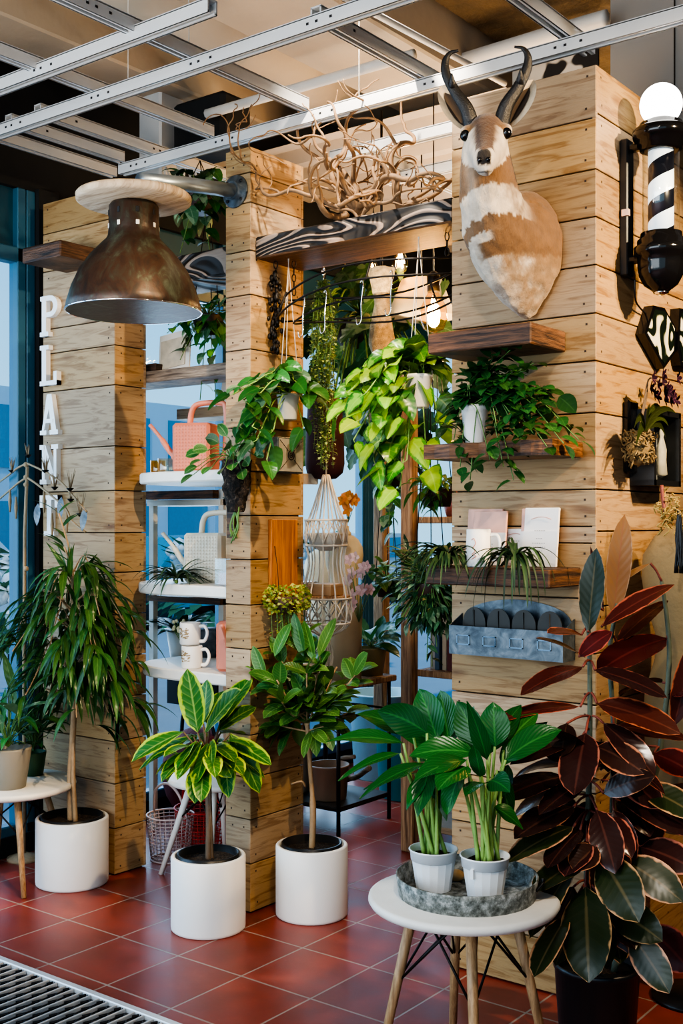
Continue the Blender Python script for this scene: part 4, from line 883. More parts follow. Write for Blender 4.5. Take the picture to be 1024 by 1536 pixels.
MB().obox((-3.66, 3.98, 2.115), (.24, .006, .13), Matrix.Rotation(-.2, 3, 'X')).build('card', M['whitetop'], t)
# --- rounded white shelves
def rshelf(z, lab, x0=-3.728, th=.045):
    y0, y1 = 3.288, 3.86; x1 = -3.092; R = .26
    poly = [(x1, y0)]+[(x1, y1)]+[(x0+R-R*math.sin(a), y1-R*.4+R*.4*math.cos(a)) for a in [PI/2*k/6 for k in range(7)]]+[(x0+R-R*math.cos(a), y0+.20-.20*math.sin(a)) for a in [PI/2*k/12 for k in range(13)]]
    mb = MB(); n = len(poly); ins = []
    cx, cy = (x0+x1)/2, (y0+y1)/2
    lay = [(z-th, .985), (z-th+.006, 1.0), (z-.006, 1.0), (z, .985)]
    vs = [V((cx+(a-cx)*k if a < x1-.001 else a, cy+(b-cy)*k, zz)) for zz, k in lay for a, b in poly]
    fs = [(i*n+j, i*n+(j+1) % n, (i+1)*n+(j+1) % n, (i+1)*n+j) for i in range(3) for j in range(n)]+[tuple(range(n))[::-1], tuple(3*n+j for j in range(n))]
    fs = [f[::-1] for f in fs]; mb.add(vs, fs, smooth=False)
    return tag(mb.build('rounded_shelf', M['whitetop']), lab, 'shelf', 'rounded white shelves of the left niche')
Z1, Z2, Z3 = 1.712, 1.25, .905
rshelf(Z1, 'rounded white shelf carrying the upper pink watering can'); rshelf(Z2, 'rounded white shelf carrying the cream watering can', -3.735); rshelf(Z3, 'rounded white shelf carrying the mugs', -3.71)
t = thing('shelf_rack', 'white-framed rack with dark boards behind the rounded white shelves', 'rack', (-3.6, 3.95, 0))
for x in (-4.19, -3.72): MB().box((x, 3.9, 0), (x+.03, 3.93, 1.66)).build('post', M['whitetop'], t)
for z in (1.585, .78, 1.12): MB().box((-4.185, 3.88, z), (-3.69, 4.1, z+.028)).build('board', M['beamwood'] if z < 1.5 else M['whitetop'], t)
MB().box((-4.18, 3.84, 1.615), (-3.70, 3.88, 1.655)).build('drawer_board', M['burnt'], t)
# --- watering cans
def lattice(name, c, c2):
    m = NT(name); p = m.objco(); s = m.n('SeparateXYZ', {0: p}); K = 115.0
    a = m.math('SINE', m.math('MULTIPLY', m.math('ADD', m.math('ADD', s.outputs[0], s.outputs[1]), s.outputs[2]), K*2)); b = m.math('SINE', m.math('MULTIPLY', m.math('SUBTRACT', m.math('ADD', s.outputs[0], s.outputs[1]), s.outputs[2]), K*2))
    h = m.math('MULTIPLY', a, b); m.pbr(m.ramp(h, [(.35, c), (.6, c2)]), .55, 0, m.bump(h, .4, .004)); return m.mat
pk, pk2, cr = (.62,.20,.125), (.50,.145,.085), (.62,.55,.43)
M['pink'] = simple('pink_glaze', pk, .45, 0, .06); M['pinkl'] = lattice('pink_lattice', pk, pk2); M['cream'] = simple('cream_glaze', cr, .5, 0, .05); M['creaml'] = lattice('cream_lattice', cr, (.48,.41,.30))
def can(lab, c, mt, ml, rz, s=1.0):
    t = thing('watering_can', lab, 'watering can', (0,0,0))
    w, d, h = .165*s, .135*s, .205*s
    MB().box((-w/2, -d/2, 0), (w/2, d/2, h), 0, .012*s).build('body', mt, t)
    mb = MB(); mb.box((-w/2+.012, -d/2-.0015, .012), (w/2-.012, -d/2+.002, h-.012)); mb.box((-w/2+.012, d/2-.002, .012), (w/2-.012, d/2+.0015, h-.012)); mb.build('lattice_panel', ml, t)
    MB().tube(bez([(-w/2+.01, 0, h*.30), (-w/2-.03, 0, h*.42), (-w/2-.075, 0, h*.72), (-w/2-.125, 0, h*1.0)], 6), [.019*s]*5+[.012*s]*7+[.008*s]*7, 10).build('spout', mt, t)
    hp = bez([(-w/2+.055, 0, h-.005), (-w/2+.065, 0, h+.055), (-w/2+.095, 0, h+.082), (w/2+.02, 0, h+.085), (w/2+.048, 0, h+.06), (w/2+.047, 0, h*.6), (w/2+.035, 0, h*.32), (w/2-.005, 0, h*.28)], 6)
    MB().tube(hp, .013*s, 10, flat=.8).build('handle', mt, t)
    t.location = V(c); t.rotation_euler = (0, 0, rz); return t
p = onZ(287, 706, Z1); can('pink lattice watering can on the top rounded shelf', (-3.41, 3.44, Z1), M['pink'], M['pinkl'], .42)
can('cream lattice watering can on the middle rounded shelf', (-3.42, 3.52, Z2), M['cream'], M['creaml'], .38, 1.02)
t = can('rust-pink lattice watering can beside the mugs on the lowest rounded shelf', (-3.175, 3.44, Z3), M['pink'], M['pinkl'], .45+PI/2, .98)
# --- glassware
M['amber'] = glass('amber_glass', (.95,.72,.42), .08); M['purple'] = glass('purple_glass', (.22,.01,.30), .12); M['sage'] = glass('smoky_glass', (.92,.93,.86), .12)
def cup(name, lab, c, r, h, mat, cat='glass', pr=None):
    pr = pr or [(.7, 0), (.92, .04), (1, .25), (1, 1), (.94, 1), (.93, .12), (.01, .1)]
    return tag(MB().lathe([(r*a, h*b) for a, b in pr], c, 28).build(name, mat), lab, cat)
cup('glass_tumbler', 'amber glass tumbler at the left end of the top rounded shelf', (-3.66, 3.46, Z1), .033, .06, M['amber']); cup('glass_tumbler', 'smoky clear glass tumbler left of the pink watering can', (-3.58, 3.44, Z1), .042, .065, M['sage'])
cup('stone_vase', 'dark grey ribbed vase behind the amber tumbler', (-3.62, 3.70, Z1), .075, .11, simple('dark_grey_glaze', (.06,.075,.075), .35), 'vase', [(.5,0),(.9,.2),(1,.5),(.9,.8),(.55,1),(.5,.95),(.01,.9)])
vb = [(.85,0),(1,.06),(1.0,.45),(.92,.62),(.55,.76),(.32,.82),(.28,.92),(.36,1.0),(.30,1.0),(.22,.85),(.01,.8)]
# cube of clear acrylic with the purple bottle on it
t = thing('glass_box', 'clear glass box under the purple bottle on the middle shelf', 'box', (-3.16, 3.44, Z2))
mb = MB(); x0, x1, y0, y1, z0, z1 = -3.225, -3.10, 3.36, 3.50, Z2+.001, Z2+.105
mb.box((x0,y0,z0),(x1,y0+.004,z1)).box((x0,y1-.004,z0),(x1,y1,z1)).box((x0,y0,z0),(x0+.004,y1,z1)).box((x1-.004,y0,z0),(x1,y1,z1)).box((x0,y0,z1),(x1,y1,z1+.004)); mb.build('walls', M['clear'], t)
MB().box((x0+.01, y0+.01, z0), (x1-.01, y1-.01, z0+.05)).build('pink_filling', simple('pink_filling', (.45,.27,.22), .6), t)
t = thing('purple_bottle', 'round purple glass bottle with a sprig beside the middle pillar', 'bottle', (-3.15, 3.42, Z2+.1095))
MB().lathe([(.042*a, .098*b) for a, b in vb], (-3.15, 3.42, Z2+.1095), 28).build('glass', simple('purple_bottle_glass', (.16,.006,.24), .08, 0, .1, Transmission_Weight=.4), t)
st = MB(); lf = MB()
for k in range(4):
    b = V((-3.15, 3.42, Z2+.18)); e = b+V((U(-.06,.01), U(-.05,.03), U(.08,.17))); p = bez([b, (b+e)/2+V((U(-.02,.02),0,.02)), e], 5); st.tube(p, .0022, 5)
    for q in (-1, -4, -7): lf.leaf(p[q], rdir(.4), (0,0,1), .04, .02, .5, ny=3, nx=2)
st.build('stem', L['brown'], t); lf.build('foliage', L['darkf'], t)
def tilland(lab, c, n, Lr, W, up=.35, mat='air', droop=(1.5, 3.5), floor=None, ymax=None):
    c = V(c); t = thing('air_plant', lab, 'plant', c); mb = MB(); m2 = MB()
    for k in range(n):
        d = rdir(U(-.05, up)); w = mb if k % 3 else m2; l = U(.6, 1)*Lr
        b0 = len(w.v); w.leaf(c+V((0,0,.022))+d*.008, d+V((0,0,U(.1,.9))), (0,0,1), l, W*U(.7,1.2), U(*droop), .5, strap, 14, 2)
        for i in range(b0, len(w.v)):
            q = w.v[i]
            if floor and floor(q): q.z = max(q.z, c.z+.003)
            if ymax and q.y > ymax: q.y = ymax
    MB().ball(c+V((0,0,.010)), .009, 10, 6).build('bulb', L['stemg'], t)
    mb.m = [0]*len(mb.f); b = len(mb.v); mb.v += m2.v; mb.uv += m2.uv; mb.f += [tuple(i+b for i in f) for f in m2.f]; mb.m += [0]*len(m2.f); mb.sm += m2.sm
    mb.build('foliage', L[mat], t); return t
tilland('tangled air plant lying on the front of the middle rounded shelf', (-3.42, 3.335, Z2), 52, .21, .016, .5, floor=lambda q: q.y > 3.285 and q.x > -3.73, droop=(.8, 2.6))
# --- mugs
M['goldprint'] = simple('gold_print', (.30,.20,.08), .4)
def mug(lab, c, rz, cat='mug', r=.043, h=.092, prt='goldprint'):
    t = thing('mug', lab, cat, (0,0,0))
    MB().lathe([(.01,.0),(r*.9,0),(r,.006),(r,h-.003),(r-.002,h),(r-.005,h-.002),(r-.005,.01),(.01,.008)], (0,0,0), 36).build('body', M['white'], t)
    MB().tube(bez([(r-.004,0,h*.82),(r+.022,0,h*.84),(r+.034,0,h*.55),(r+.022,0,h*.20),(r-.004,0,h*.16)], 6), .0062, 8, flat=1.3).build('handle', M['white'], t)
    mb = MB()   # little printed wreath and script marks, hugging the wall
    for k in range(26):
        a = -1.9+U(-.5,.5); z = h*U(.28,.78); rr = r+.0006; q = V((rr*math.cos(a), rr*math.sin(a), z)); s = U(.003,.009)
        tx = V((-math.sin(a), math.cos(a), 0)); mb.add([q-tx*s-V((0,0,.0028)), q+tx*s-V((0,0,.001)), q+tx*s+V((0,0,.0034)), q-tx*s+V((0,0,.0018))], [(0,1,2,3)])
    mb.build('print', M[prt], t); t.location = V(c); t.rotation_euler = (0,0,rz); return t
mug('white mug with gold print standing on the lowest rounded shelf', (-3.365, 3.37, Z3), .35); mug('white mug with gold print stacked on top of the other mug', (-3.395, 3.39, Z3+.0925), .35)
t = thing('bud_vase', 'small glass vase of cream flowers left of the mugs', 'vase', (-3.46, 3.45, Z3))
MB().lathe([(.025,0),(.028,.01),(.028,.10),(.02,.12),(.022,.13),(.018,.13),(.016,.11),(.01,.01)], (-3.46, 3.45, Z3), 20).build('glass', M['clear'], t)
st = MB(); fl = MB()
for k in range(14):
    e = V((-3.50, 3.44, Z3+.165))+V((U(-.045,.03), U(-.03,.03), U(-.025,.03))); st.tube([V((-3.46,3.45,Z3+.03)), e], .0015, 4); fl.ball(e, U(.007,.011), 7, 5)
st.build('stem', L['stemg'], t); fl.build('blossom', simple('cream_flowers', (.58,.55,.36), .8, 0, .3, 80), t)
# lower clutter of the niche
t = thing('metal_canister', 'pale grey canister behind the lowest rounded shelf', 'canister', (-3.62, 3.74, Z3)); MB().lathe([(.07,0),(.07,.12),(.066,.125),(.01,.125)], (-3.60, 3.72, Z3), 28).build('body', M['galv'], t)
t = thing('potted_dark_leaf_plant', 'white pot with a dark leafy plant behind the mugs', 'potted plant', (-4.05, 4.0, .81))
MB().lathe([(.06,0),(.085,.16),(.08,.16),(.075,.13),(.01,.13)], (-4.05, 4.0, .809), 24).build('pot', M['white'], t); lf = MB()
for k in range(46): lf.leaf(V((-4.05, 3.98, .95)), rdir(U(.3,1.4)), (0,0,1), U(.12,.24), .045, 1.0, ny=5, nx=2)
lf.build('foliage', L['darkf'], t)
t = thing('potted_grey_leaf_plant', 'brown clay pot of dark leaves behind the middle shelf', 'potted plant', (-3.92, 4.0, 1.149))
MB().lathe([(.06,0),(.09,.13),(.085,.13),(.078,.1),(.01,.1)], (-3.92, 4.0, 1.149), 24).build('pot', simple('brown_clay', (.16,.08,.05), .7), t); lf = MB()
for k in range(40): lf.leaf(V((-3.92, 3.98, 1.26)), rdir(U(.2,1.0)), (0,0,1), U(.10,.2), .05, 1.4, ny=5, nx=2)
lf.build('foliage', L['silver'], t)
# low white table with baskets under it
NTb = V((-3.40, 3.56, 0))
side_table('low white round table under the lowest rounded shelf of the niche', NTb, .215, .425, .62, 'whitetop', .95)
def basket(lab, c, r1, r2, h, colr, name='wire_basket', hand=True):
    t = thing(name, lab, 'basket', c); c = V(c); mt = simple('mat_'+lab[:9].replace(' ', '_'), colr, .45, .1)
    w = MB()
    for k in range(26):
        a = 2*PI*k/26; d = V((math.cos(a), math.sin(a), 0)); w.tube([c+d*r1+V((0,0,.004)), c+d*r2+V((0,0,h))], .0022, 4)
    for i in range(13): q = i/12; w.ring(c+V((0,0,.004+(h-.006)*q)), r1+(r2-r1)*q, .0022 if i not in (0, 12) else .005, n=26, seg=4)
    for k in range(6): w.tube([c+V((math.cos(k*PI/6)*r1, math.sin(k*PI/6)*r1, .004)), c-V((math.cos(k*PI/6)*r1, math.sin(k*PI/6)*r1, -.004))], .002, 4)
    w.build('mesh', mt, t)
    if hand: MB().tube(bez([c+V((-r2,0,h)), c+V((-r2*.7,-.02,h+.10)), c+V((0,-.02,h+.14)), c+V((r2*.7,-.02,h+.10)), c+V((r2,0,h))], 6), .006, 8).build('handle', mt, t)
basket('pale pink wire basket under the low white table', (-3.73, 3.60, 0), .085, .105, .20, (.55,.42,.40)); basket('red mesh basket under the low white table', (-3.68, 3.75, 0), .09, .125, .21, (.48,.03,.02))
t = thing('storage_bag', 'dark red storage bag on the floor at the back of the niche', 'bag', (-4.07, 4.13, 0)); mb = MB(); mb.ball((-4.07, 4.13, .24), .24, 20, 12, 0, (.95,.6,1)); mb.build('body', simple('dark_red_cloth', (.13,.015,.02), .8, 0, .5, 14, .4), t)
MB().tube(bez([(-4.2,4.13,.42),(-4.15,4.11,.56),(-4.01,4.11,.56),(-3.95,4.13,.42)],6), .01, 6).build('handle', M['black'], t)
t = thing('display_tray', 'black box with a pale emblem on its side below the mug shelf', 'box', (-3.9, 3.9, .66)); MB().box((-4.1, 3.935, .62), (-3.76, 4.06, .779)).build('box', M['black'], t)

# ------------------------------------------------------------------ shelves on the right pillar
def wshelf(z0, z1, y0, x0, x1, lab, mat, rag=0):
    mb = MB()
    if not rag: mb.box((x0, y0, z0), (x1, 3.299, z1), 0, .004)
    else:
        n = 14; fr = [(x0+(x1-x0)*k/n, y0+rag*noise.noise(V((k*.9, 3.1, z0)))) for k in range(n+1)]
        poly = fr+[(x1+.012, 3.22), (x1, 3.299), (x0, 3.299)]; mb.prism(poly, z1-z0, (0,0,z0), (1,0,0), (0,1,0), (0,0,1))
    return tag(mb.build('wall_shelf', M[mat]), lab, 'shelf')
wshelf(2.04, 2.105, 3.07, -2.012, -1.643, 'thick charred board shelf under the antelope mount', 'burnt')
wshelf(1.705, 1.752, 3.085, -2.03, -1.585, 'live-edge wood shelf carrying the white pot of ivy', 'live', .03)
wshelf(1.305, 1.362, 3.085, -2.03, -1.59, 'charred wood shelf carrying cards and air plants', 'burnt')
# cards
M['paperp'] = simple('pink_paper', (.66,.36,.28), .7, 0, .12, 25); M['paperw'] = simple('white_paper', (.74,.71,.69), .7, 0, .05, 12); M['ink'] = simple('grey_ink', (.25,.23,.22), .7)
def card(lab, x0, x1, dy, h, tilt, body, band):
    zb = 1.3625; t = thing('greeting_card', lab, 'card', ((x0+x1)/2, 3.29-dy, zb)); R = Matrix.Rotation(-tilt, 3, 'X'); c = V(((x0+x1)/2, 3.283-dy+.0, zb+h/2)); c.y -= 0
    f = lambda q: c+R@V(q)
    w = x1-x0; MB().obox(f((0,0,0)), (w, .010, h), R, 0, .002).build('sleeve', M[body], t)
    MB().obox(f((0,-.006,-h*.2)), (w*1.004, .003, h*.6), R).build('label_band', M[band], t)
    mb = MB()
    for k, (z, l) in enumerate(((.02,.045),(-.005,.03),(-.02,.055),(-.032,.05),(-.044,.038))):
        for q in range(int(l/.008)): mb.obox(f((-l/2+q*.008+.004, -.0078, z)), (.006*U(.5,1), .0004, .0022), R)
    mb.build('print', M['ink'], t)
    if band == 'paperw' and body == 'paperw':
        MB().tube([f((-.035+.07*k/10, -.0078, h*.30+.008*math.sin(PI*k/10))) for k in range(11)], .0012, 4).build('drawn_hat', simple('pink_line', (.6,.3,.25), .7), t)
card('pink and white card packet leaning at the back left of the card shelf', -1.985, -1.855, .012, .185, .10, 'paperp', 'paperw'); card('pink and white card packet overlapping in front of the left packet', -1.955, -1.83, .030, .178, .13, 'paperp', 'paperw')
card('pink-edged card packet behind the white packet on the right', -1.785, -1.67, .012, .185, .10, 'paperp', 'paperw'); card('white card packet with a drawn hat, rightmost on the card shelf', -1.765, -1.645, .030, .187, .13, 'paperw', 'paperw')
card('low white card between the packets behind the mug', -1.84, -1.77, .012, .12, .12, 'paperw', 'paperw')
M['pinkprint'] = simple('pink_print', (.62,.27,.20), .6)
t = thing('mug', 'tall white mug with a pink drawing on the card shelf', 'mug', (-1.865, 3.14, 1.3625)); q = V((-1.865, 3.14, 1.3625))
MB().lathe([(.01,0),(.036,0),(.038,.004),(.038,.118),(.035,.12),(.034,.118),(.034,.01),(.01,.008)], q, 36).build('body', M['white'], t)
MB().tube(bez([q+V((.036,.01,.10)), q+V((.062,.012,.098)), q+V((.070,.012,.06)), q+V((.060,.012,.026)), q+V((.036,.01,.022))], 6), .005, 8).build('handle', M['white'], t)
mb = MB(); pp = [(-.5,.085),(-.3,.09),(-.15,.075),(-.35,.06),(-.2,.05),(-.45,.04),(-.1,.035),(-.5,.025)]
mb.tube(bez([q+V((.0385*math.cos(-1.15+a), .0385*math.sin(-1.15+a), z)) for a, z in pp], 5), .0016, 4); mb.build('print', M['pinkprint'], t)
tilland('dark air plant left of the mug on the card shelf', (-1.975, 3.135, 1.3625), 60, .20, .017, .6, floor=lambda q: q.y > 3.085, ymax=3.285)
tilland('curly air plant right of the mug on the card shelf', (-1.725, 3.120, 1.3625), 44, .27, .015, 1.1, floor=lambda q: q.y > 3.085 and q.x < -1.59, ymax=3.285, droop=(3.0, 6.5))
# ivy pot on the live edge shelf
iv = V((-1.885, 3.15, 1.7525)); t = thing('potted_ivy', 'white tapered pot overgrown with trailing green ivy on the live-edge shelf', 'potted plant', iv)
MB().lathe([(.030,0),(.031,.004),(.043,.105),(.046,.107),(.046,.122),(.042,.122),(.040,.1),(.01,.098)], iv, 32).build('pot', M['white'], t); soil(t, iv, .039, .105)
st = MB(); lf = MB()
def vine(b, e, sag, n, l, w, ymax=None, mat=lf, side=1.0, r=.0018, prof=ovate, droop=(.4,1.4)):
    b, e = V(b), V(e); m_ = (b+e)/2+V((0,0,sag)); p = bez([b, m_, e], 8); st.tube(p, [r]*len(p), 5, cap=False)
    for q in range(n):
        i = 2+int((len(p)-3)*q/max(1,n-1)); d = (p[min(i+1,len(p)-1)]-p[i-1]).normalized(); d = (d*.5+rdir(U(-.3,.5))*side).normalized()
        if mat is lf and abs((p[i]-iv).dot(RT)) < .05 and 0 < p[i].z-iv.z < .13 and (p[i]-iv).dot(FW) < 0: continue
        b0 = len(mat.v); mat.leaf(p[i]+d*.008, d, (U(-.3,.3), -.5, 1), U(.8,1.3)*l, U(.85,1.2)*w, U(*droop), .2, prof, 5, 2)
        if ymax:
            for j in range(b0, len(mat.v)): mat.v[j].y = min(mat.v[j].y, ymax)
for (x, y, dy, sag) in [(680,660,0,.05),(668,640,.05,.06),(690,700,-.02,.08),(705,720,-.05,.10),(715,560,.02,.03),(740,535,0,.02),(765,525,0,.03),(790,555,.02,.03),(800,545,.04,.02),(805,600,-.02,.05),(830,610,0,.06),(855,640,.02,.08),(868,660,.0,.10),(845,665,-.05,.09),
                         (770,720,-.06,.12),(755,700,-.08,.1),(735,690,-.08,.08),(780,660,-.08,.08),(800,650,-.05,.08),(820,670,-.04,.1),(700,600,0,.06),(690,620,-.03,.06),(780,590,-.03,.06),(750,575,-.04,.04),(770,625,-.08,.06),(790,620,-.05,.06),(728,545,.0,.02),(745,640,-.09,.08),(815,585,.03,.04),(775,560,.05,.04)]:
    e = onY(x, y, 3.12+dy*.9); vine(iv+V((U(-.03,.03), U(-.03,.03), .115)), e, sag, 15, .054, .033, 3.285)
for k in range(200):
    c = iv+V((U(-.10,.24), U(-.06,.10), U(.02,.17)))
    if abs((c-iv).dot(RT)+.0) < .055 and c.z-iv.z < .13 and (c-iv).dot(FW) < .02: continue
    lf.leaf(c, rdir(U(-.2,.6)), (0,-.4,1), U(.04,.06), U(.024,.034), .8, .2, ovate, 4, 2)
b0 = len(lf.v); lf.leaf(onY(838,595,3.1), V((.2,-.1,-.12)), (.2,-1,.3), .10, .058, .3, .15, ovate, 7, 4)
for p_ in lf.v: p_.y = min(p_.y, 3.29)
st.build('stem', L['stemg'], t); lf.build('foliage', leafmat('ivy_leaf', (.022,.095,.022), rib=(.08,.2,.06), under=(.05,.14,.04), vein=.12, rough=.32, nv=4, var=.5), t)
# ------------------------------------------------------------------ galvanised organiser
xl, xr = -2.022, -1.61; t = thing('wall_mounted_organizer', 'galvanised wall organiser with four dividers and label holders below the card shelf', 'organiser', ((xl+xr)/2, 3.29, 1.055))
zb_, zf = 1.075, 1.165
n = 20; arc = [(xl+.02+(xr-xl-.04)*k/n, 1.205+.048*math.sin(PI*k/n)**.6) for k in range(n+1)]
MB().prism([(xl, zb_), (xr, zb_), (xr, 1.17)]+arc[::-1]+[(xl, 1.17)], .004, (0, 3.298, 0), (1,0,0), (0,0,1), (0,-1,0)).build('back_plate', M['galv'], t)
MB().box((xl, 3.214, zb_), (xr, 3.217, zf)).build('front_plate', M['galv'], t)
mb = MB(); mb.box((xl, 3.215, zb_-.004), (xr, 3.296, zb_)); mb.build('bottom', M['galv'], t)
for x in (xl, xr-.003): MB().prism([(3.296, zb_), (3.216, zb_), (3.216, zf), (3.296, 1.2)], .003, (x, 0, 0), (0,1,0), (0,0,1), (1,0,0)).build('side', M['galv'], t)
M['dkmetal'] = simple('dark_divider', (.045,.042,.038), .5, .5, .2)
for k in range(4):
    cx = xl+.065+k*.094; w = .043; pl = [(cx-w, zb_), (cx+w, zb_)]+[(cx+w*math.cos(a), 1.172+.052*math.sin(a)) for a in [PI*j/10 for j in range(11)]]
    MB().prism(pl, .003, (0, 3.268-.004*k, 0), (1,0,0), (0,0,1), (0,-1,0)).bar((cx, 3.2635-.004*k, zb_+.02), (cx, 3.2635-.004*k, 1.215), .0015, 5).build('divider', M['dkmetal'], t)
    f = MB(); q = xl+.055+k*.098; z = 1.12
    for (a, b, c, d) in ((-.024,-.016,.024,-.013),(-.024,.013,.024,.016),(-.024,-.016,-.021,.016),(.021,-.016,.024,.016)): f.box((q+a, 3.2105, z+b), (q+c, 3.214, z+d))
    f.build('label_holder', M['chrome'], t)

# ------------------------------------------------------------------ things on the right-hand face of the right pillar (plane x = -1.54)
XF = -1.54
m = NT('marbled_slice'); p = m.objco(); w_ = m.n('TexWave', {'Vector': m.n('VectorMath', {0: p, 1: m.n('TexNoise', {'Vector': p, 'Scale': 7.0, 'Detail': 1.0}).outputs['Color']}, operation='ADD').outputs[0], 'Scale': 1.5, 'Distortion': 1.6, 'Detail': 1.0}, wave_type='RINGS').outputs['Fac']
m.pbr(m.ramp(w_, [(.30, (.008,.014,.010)), (.42, (.05,.07,.04)), (.55, (.62,.58,.42)), (.85, (.75,.73,.60))]), .15); M['marble'] = m.mat
def hexp(lab, pts, dep=.035):
    P3 = [onX(x, y, XF+dep) for x, y in pts]; c = sum(P3, V())/len(P3); t = thing('hexagon_plaque', lab, 'wall art', (XF+dep/2, c.y, min(p.z for p in P3)))
    pl = [(p.y, p.z) for p in P3]
    MB().prism(pl, dep-.002, (XF+.001, 0, 0), (0,1,0), (0,0,1), (1,0,0)).build('frame', M['gloss'], t)
    pi = [(c.y+(a-c.y)*.86, c.z+(b-c.z)*.86) for a, b in pl]; MB().prism(pi, .003, (XF+dep-.002, 0, 0), (0,1,0), (0,0,1), (1,0,0)).build('marbled_slice', M['marble'], t)
hexp('black-framed marbled hexagon plaque on the right, nearer the pillar edge', [(978,457),(966,497),(996,552),(1003,548),(1005,525),(990,470)] and [(980,458),(967,500),(996,553),(1012,530),(1014,492),(997,462)])
hexp('black-framed marbled plaque cut by the right edge of the photo', [(1019,462),(1016,520),(1021,548),(1050,552),(1070,520),(1058,470)])
t = thing('mounted_orchid', 'dark-flowered orchid in a moss ball on a black board on the right face', 'mounted plant', (XF, onX(950, 700, XF).y, onX(950, 712, XF).z))
a, b = onX(934, 598, XF+.015), onX(958, 712, XF+.015); yc = (a.y+b.y)/2
MB().obox((XF+.014, yc, (a.z+b.z)/2), (.026, .075, a.z-b.z), None, 0, .008).build('board', M['gloss'], t)
mc = onX(958, 672, XF+.07); mb = MB()
for k in range(150):
    d = rdir(U(-1,1)); q = mc+V((d.x*.04, d.y*.052, d.z*.062)); w = V((U(-1,1),U(-1,1),U(-1,1)))*.02; mb.tube(bez([q, q+w, q+w*.4+V((U(-.02,.02),U(-.02,.02),U(-.02,.02)))], 3), .003, 4, cap=False)
mb.ball(mc, .048, 12, 8, 0, (.8,1.05,1.2)); mb.build('moss_ball', simple('dry_moss', (.27,.19,.085), .95, 0, .6, 90, .6), t)
lf = MB()
for k, (dy, dz, n_) in enumerate(((-.11,.04,1),(-.10,-.02,1),(.10,.06,-1),(.12,.03,-1),(.08,.10,-1),(-.06,.06,1),(.05,.05,-1))):
    lf.leaf(mc+V((.02,0,.05)), V((U(.0,.3), dy*6, dz*8+.5)), (1,0,.3), .17, .034, 2.2, .3, lance, 9, 2)
lf.build('leaf_cluster', leafmat('orchid_leaf', (.035,.05,.015), vein=0, var=.3), t); st = MB(); fl = MB()
fc = onX(997, 578, XF+.11)
for k in range(3):
    p = bez([mc+V((0,0,.05)), mc+V((.01,.02+.008*k,.16)), (mc+fc)/2+V((0,-.02,.12)), fc+V((0,.03*(k-1),.0))], 6); st.tube(p, .0025, 5)
for k in range(22):
    c = fc+V((U(-.03,.03), U(-.085,.10), U(-.05,.045)))
    for j in range(5):
        a = 2*PI*j/5+k; d = V((.35, math.cos(a), math.sin(a))); fl.leaf(c, d, (1,0,0), .027, .014, .2, .2, ellip, 3, 2)
st.build('stem', L['brown'], t); fl.build('blossom', leafmat('dark_orchid_petal', (.022,.008,.02), (.25,.10,.16), vein=0, edge_w=.12, var=.8), t)
t = thing('shadow_box', 'black shadow box frame with a pale figure, right of the mounted orchid', 'picture frame', (XF+.04, onX(1000, 700, XF+.08).y, onX(985, 727, XF+.08).z))
a = onX(981, 612, XF+.085); b = onX(1021, 728, XF+.085); y0, y1 = a.y, b.y; z0, z1 = onX(985, 728, XF+.085).z, a.z
mb = MB(); X0, X1 = XF+.002, XF+.085; mb.box((X0, y0, z0), (X1, y0+.018, z1)).box((X0, y1-.018, z0), (X1, y1, z1)).box((X0, y0, z1-.018), (X1, y1, z1)).box((X0, y0, z0), (X1, y1, z0+.018)); mb.build('frame', M['black'], t)
MB().box((X0, y0+.01, z0+.01), (X0+.006, y1-.01, z1-.01)).build('backing', simple('grey_backing', (.34,.36,.37), .6, 0, .3, 20), t)
mb = MB(); yc = (y0+y1)/2; h = z1-z0; mb.lathe([(.004,h*.12),(.035,h*.16),(.028,h*.35),(.03,h*.5),(.016,h*.62),(.012,h*.66),(.017,h*.72),(.004,h*.80)], (X1-.03, yc+.02, z0), 14, 0, .45, 1); mb.build('pale_figure', simple('pale_figure', (.55,.52,.44), .7, 0, .3, 40), t)
MB().add([(X1-.006, y0+.016, z0+.016), (X1-.006, y1-.016, z0+.016), (X1-.006, y1-.016, z1-.016), (X1-.006, y0+.016, z1-.016)], [(0,1,2,3)], smooth=False).build('glazing', M['clear'], t)
